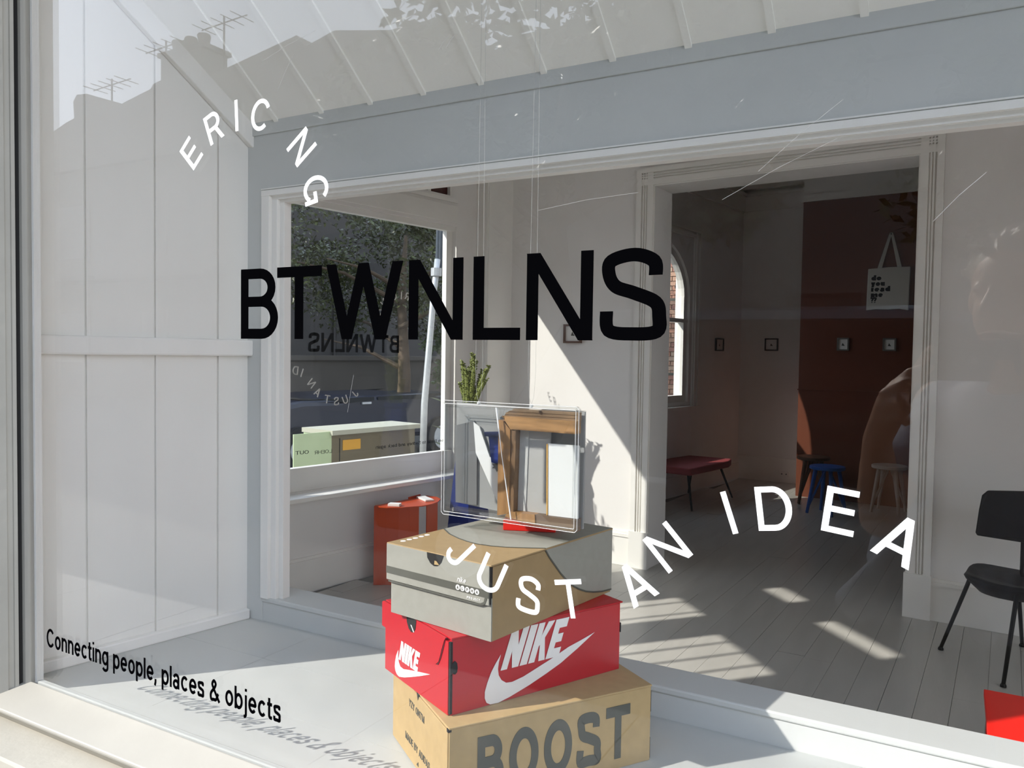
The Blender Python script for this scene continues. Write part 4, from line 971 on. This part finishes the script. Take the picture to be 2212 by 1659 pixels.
# ================================================================== ACROSS THE STREET (seen in the glass)
def house(lab, x0, x1, prof, m, chim=None):
    t = thing('terrace_house', lab, 'house', 'terrace houses across the street')
    pts = [(x0, -.2)]+[(x0, prof[0][1])]+list(prof)+[(x1, prof[-1][1]), (x1, -.2)]
    P_ = []
    for p in pts:
        if not P_ or (abs(P_[-1][0]-p[0])+abs(P_[-1][1]-p[1])) > 1e-4: P_.append(p)
    MB().prism(P_, -22, -16).build('facade', m, t)
    w = x1-x0
    for zb, hh in ((1.0, 1.7), (4.6, 1.8)):
        for f in (.18, .58):
            o = box('window', M_render, t, x0+w*f, x0+w*f+w*.24, -16, -15.93, zb-.1, zb+hh+.1); box('window_pane', mat('far_pane', (.02, .022, .025), .15), o, x0+w*f+.12, x0+w*f+w*.24-.12, -15.935, -15.92, zb, zb+hh)
    box('cornice', m, t, x0, x1, -15.99, -15.75, 7.6, 7.9)
    box('balcony', M_dkrender, t, x0+.2, x1-.2, -16, -14.9, 3.7, 3.85)
    return t
house('terrace house with stepped parapet, leftmost in the reflection', -34, -24.3, [(-29.1,9.3),(-28.2,9.13),(-27.4,9.36),(-26.9,9.46),(-26.95,10.03),(-26.76,10.24),(-26.2,10.2),(-24.3,9.6)], M_render)
h2 = house('terrace house carrying the tall chimney, in the reflection', -24.3, -18.8, [(-24.3,9.6),(-22.83,9.86),(-22.7,10.0),(-22.26,10.07),(-22.2,9.95),(-20.1,9.84),(-18.8,10.05)], M_render)
box('chimney_stack', M_render, h2, -22.35, -20.45, -17.0, -16.02, 9.8, 10.78); box('chimney_cap', M_render, h2, -22.48, -20.3, -17.05, -15.98, 10.78, 10.92)
for x_ in (-22.0, -21.4, -20.8): MB().lathe([(.22, 10.92), (.17, 11.1), (.21, 11.3), (.18, 11.36)], 12, Matrix.Translation((x_, -16.4, 0))).build('chimney_pot', M_render, h2)
house('terrace house with a gabled roof, rightmost in the reflection', -18.8, -11.5, [(-18.8,10.05),(-16.5,10.42),(-16.15,10.05),(-15.1,10.3),(-13.2,9.96),(-11.5,10.0)], M_render)
def antenna(x, y, z0, z1, lab):
    t = thing('tv_antenna', lab, 'antenna'); MB().tube([(x, y, z0), (x, y, z1)], .03, 6).build('mast', M_gap, t)
    MB().tube([(x-1.0, y, z1-.25), (x+1.0, y, z1-.15)], .022, 6).build('boom', M_gap, t)
    for k in range(5): MB().tube([(x-.9+k*.42, y-.45, z1-.24+k*.02), (x-.9+k*.42, y+.45, z1-.24+k*.02)], .014, 5).build('element', M_gap, t)
antenna(-22.6, -16.4, 9.9, 11.5, 'roof antenna left of the chimney pots in the reflection'); antenna(-19.9, -16.4, 9.8, 11.75, 'tall roof antenna right of the chimney pots in the reflection'); antenna(-25.4, -16.4, 9.9, 10.7, 'small roof antenna on the parapet in the reflection')
tree('street_tree', 'big street tree reflected across the top of the window', (-5.5, -10.5, -.2), 6.2, (4.2, 2.6, 3.0), 17000, .26, 21, M_leaf2, .25)
tree('street_tree', 'broad street tree reflected above the doorway', (2.6, -9.0, -.2), 5.6, (3.6, 2.4, 2.6), 13000, .24, 22, M_leaf2, .22)
bh2 = thing('rendered_house', 'plain rendered house behind the street trees', 'house')
box('house_wall', M_render, bh2, -11.45, 14, -22, -16, -.2, 7.2); MB().prism([(-11.45, 7.2), (14.3, 7.2), (12, 9.0), (-9.5, 9.0)], -22.2, -15.7).build('roof', M_dkrender, bh2)
for x_ in (-8, -3, 2, 7):
    o = box('window', M_dkrender, bh2, x_, x_+1.4, -16, -15.94, 1.0, 2.8); box('window_pane', mat('far_pane', (.02, .022, .025), .15), o, x_+.1, x_+1.3, -15.945, -15.93, 1.1, 2.7)

# ================================================================== THE PHOTOGRAPHER (seen in the glass)
fh = Vector((fw.x, fw.y, 0)).normalized()
PC = CAM + RV*.036 - fw*.0065
ph = thing('phone', 'dark phone held level in both hands by the photographer', 'phone')
MPh = Matrix(((RV.x, fw.x, UV.x, PC.x), (RV.y, fw.y, UV.y, PC.y), (RV.z, fw.z, UV.z, PC.z), (0, 0, 0, 1)))
box('case', mat('phone_case', (.03, .03, .035), .35), ph, -.074, .074, -.004, .004, -.036, .036, MPh, bevel=.003)
MB().lathe([(.0065, .0), (.0065, .0006)], 16, MPh @ Matrix.Translation((.0, .004, 0)) @ Matrix.Rotation(-pi/2, 4, 'X')).build('round_mark', mat('mark_grey', (.35, .35, .35), .4), ph)

pe = thing('person', 'photographer in pale shirt holding up a phone, reflected in the glass', 'person')
def capsule(mb, a, b, ra, rb, n=12):
    a, b = Vector(a), Vector(b); k = 5
    path = [a+(b-a)*(i/k) for i in range(k+1)]; mb.tube(path, [ra+(rb-ra)*i/k for i in range(k+1)], n)
    mb.ball(a, ra, n, 8); mb.ball(b, rb, n, 8)
def chain(mb, pts, rs, n=10):
    for i in range(len(pts)-1): capsule(mb, pts[i], pts[i+1], rs[i], rs[i+1], n)
def fuse(mb, name, m, vox, it=6, fac=.6):
    o = mb.build(name, m, pe)
    r = o.modifiers.new('fuse', 'REMESH'); r.mode = 'VOXEL'; r.voxel_size = vox; r.use_smooth_shade = True
    s = o.modifiers.new('soften', 'SMOOTH'); s.iterations = it; s.factor = fac
    return o
hd = Vector((.105, -1.165, 1.635))        # head centre
R0 = Vector((r0.x, r0.y, 0)); Z = Vector((0, 0, 1))
chest = Vector((.135, -1.27, 1.30)); hip = Vector((.11, -1.33, .95))
SLf = chest - R0*.19 + Z*.10; SRt = chest + R0*.19 + Z*.10
E1 = Vector((-.124, -1.005, 1.17)); W1 = Vector((-.130, -.935, 1.338))
E2 = SRt + fh*.10 + R0*.10 - Z*.26; W2 = PC + R0*.135 - fh*.055 - Z*.055
b = MB()
# head and face
b.ball(hd + Z*.03, (.078, .092, .095), 18, 14); b.ball(hd + fh*.025 - Z*.035, (.062, .066, .075), 16, 12)
b.ball(hd + fh*.075 - Z*.095, (.024, .024, .020)); capsule(b, hd+fh*.085+Z*.01, hd+fh*.108-Z*.025, .009, .013, 8)
for s in (-1, 1): b.ball(hd + R0*.078*s - Z*.005, (.014, .022, .032)); b.ball(hd+R0*.032*s+fh*.070+Z*.018, (.016, .014, .010))
capsule(b, hd - Z*.09 - fh*.02, chest + Z*.14, .052, .060)
# trunk and limbs
b.ball(chest, (.155, .115, .17), 16, 12); b.ball(hip+Z*.08, (.145, .11, .15), 16, 12); b.ball((chest+hip)/2, (.14, .105, .18), 16, 12)
chain(b, [SLf, E1], [.052, .043]); chain(b, [E1, E1.lerp(W1, .35), W1], [.042, .044, .028])
chain(b, [SRt, E2], [.052, .043]); chain(b, [E2, E2.lerp(W2, .35), W2], [.042, .043, .027])
for s in (-1, 1):
    h0 = hip + R0*.085*s; kn = Vector((h0.x+.02*s, h0.y+.04, .50)); an = Vector((h0.x+.03*s, h0.y-.01, .09))
    chain(b, [h0, kn, an], [.085, .058, .038]); capsule(b, an-Z*.05, an-Z*.05+fh*.17, .036, .030)
def hand(b, wrist, palm, across, into, fingers, thumb):
    """palm centre; across = direction of the knuckle row, into = direction the fingers leave the palm"""
    capsule(b, wrist, palm, .027, .030); 
    for k in range(4):
        kn = palm + across*(k-1.5)*.021 + into*.030
        capsule(b, palm + across*(k-1.5)*.014 - into*.02, kn, .015, .0115, 8)
        chain(b, [kn]+[kn+f for f in fingers[k]], [.0108, .0098, .0088, .0078], 8)
    chain(b, [palm + thumb[0]]+[palm+t for t in thumb[1:]], [.015, .012, .010][:len(thumb)], 8)
# left hand closes round the left end of the phone
P1 = Vector((-.100, -.864, 1.415)); capsule(b, W1, P1, .028, .031)
V = lambda *a: [Vector(q) for q in a]
for f_ in (V((-.098,-.848,1.450), (-.068,-.830,1.478), (-.044,-.822,1.488), (-.034,-.824,1.487)),
           V((-.113,-.845,1.434), (-.082,-.820,1.455), (-.058,-.817,1.463), (-.044,-.823,1.468)),
           V((-.110,-.845,1.413), (-.086,-.815,1.425), (-.071,-.820,1.412), (-.075,-.836,1.405)),
           V((-.100,-.848,1.393), (-.081,-.825,1.395), (-.071,-.834,1.384), (-.077,-.850,1.382))):
    capsule(b, P1, f_[0], .020, .0125, 8); chain(b, f_, [.0118, .0105, .0092, .0080], 8)
chain(b, V((-.090,-.872,1.428), (-.060,-.868,1.478), (-.044,-.856,1.512), (-.034,-.846,1.524)), [.017, .0125, .0105, .0085], 8)
# right hand: index along the top, other fingers below
RE = PC + RV*.074
p2 = RE + RV*.034 - fw*.022 - UV*.026
hand(b, W2, p2, (UV*.85-fw*.5).normalized(), (-RV*.7+UV*.25).normalized(),
     [[-RV*.020-UV*.006+fw*.014, -RV*.040-UV*.008+fw*.020, -RV*.052-UV*.004+fw*.016], [-RV*.018-UV*.002+fw*.018, -RV*.036-UV*.002+fw*.028, -RV*.048+fw*.024], [-RV*.016+fw*.022, -RV*.030+fw*.032+UV*.002, -RV*.042+fw*.030+UV*.002], [-RV*.018+UV*.026+fw*.014, -RV*.050+UV*.034+fw*.016, -RV*.082+UV*.034+fw*.016]],
     [-RV*.010-fw*.016, -RV*.030-fw*.024+UV*.008, -RV*.052-fw*.022+UV*.010])
fuse(b, 'body', M_skin, .0058, 4, .5)
# hair: cap of tufts
hr = MB(); rg = random.Random(4)
hr.ball(hd + Z*.048 - fh*.018, (.088, .098, .094), 18, 14)
for i in range(170):
    d = Vector((rg.gauss(0, 1), rg.gauss(0, 1), abs(rg.gauss(0, 1))+.12)).normalized()
    if d.dot(fh) > .55 and d.z < .55: continue
    p = hd + Z*.045 - fh*.018 + Vector((d.x*.088, d.y*.095, d.z*.094)); q = p + d*.012 + Vector((rg.uniform(-.014, .014), rg.uniform(-.014, .014), rg.uniform(-.004, .012)))
    capsule(hr, p, q, .011, .005, 6)
fuse(hr, 'hair', M_hair, .0048, 1, .4)
# shirt, loose and creased
sh = MB()
sh.ball(chest + Z*.02, (.185, .145, .17), 18, 12); sh.ball(hip + Z*.16 - R0*.02, (.19, .15, .24), 18, 12); capsule(sh, chest+Z*.10, chest+Z*.15, .075, .068)
for s, S_, E_ in ((-1, SLf, E1), (1, SRt, E2)): capsule(sh, S_ - (S_-chest)*.15, S_.lerp(E_, .62), .074, .078)
for a in range(0, 360, 18):
    d = Vector((cos(radians(a)), sin(radians(a)), 0)); capsule(sh, chest + d*.13 - Z*.02, hip + d*(.17+.03*(a % 36 > 0)) - Z*.03 - R0*.03 + fh*.02, .02, .028, 8)
for k in range(9):      # tail of the shirt blown to the side, in folds
    t = k/8; capsule(sh, Vector((.02+.03*t, -1.20-.08*t, 1.22)), Vector((-.205+.19*t, -1.185-.12*t, .935-.02*(k % 2))), .022, .026+.010*(k % 2), 8)
sh.ball((-.04, -1.25, 1.03), (.13, .07, .13), 14, 10)
fuse(sh, 'shirt', M_shirt, .008, 3, .5)
tr = MB()
tr.ball(hip + Z*.05, (.165, .13, .14), 16, 10)
for s in (-1, 1):
    h0 = hip + R0*.085*s; kn = Vector((h0.x+.02*s, h0.y+.04, .50)); an = Vector((h0.x+.03*s, h0.y-.01, .09)); chain(tr, [h0, kn, an], [.105, .085, .075])
fuse(tr, 'trousers', M_trous, .009, 3, .5)
for s in (-1, 1):
    h0 = hip + R0*.085*s; an = Vector((h0.x+.03*s, h0.y-.01, .045)); m_ = MB(); capsule(m_, an-fh*.03, an+fh*.17, .044, .038); fuse(m_, 'shoe', M_chair, .008, 2, .5)
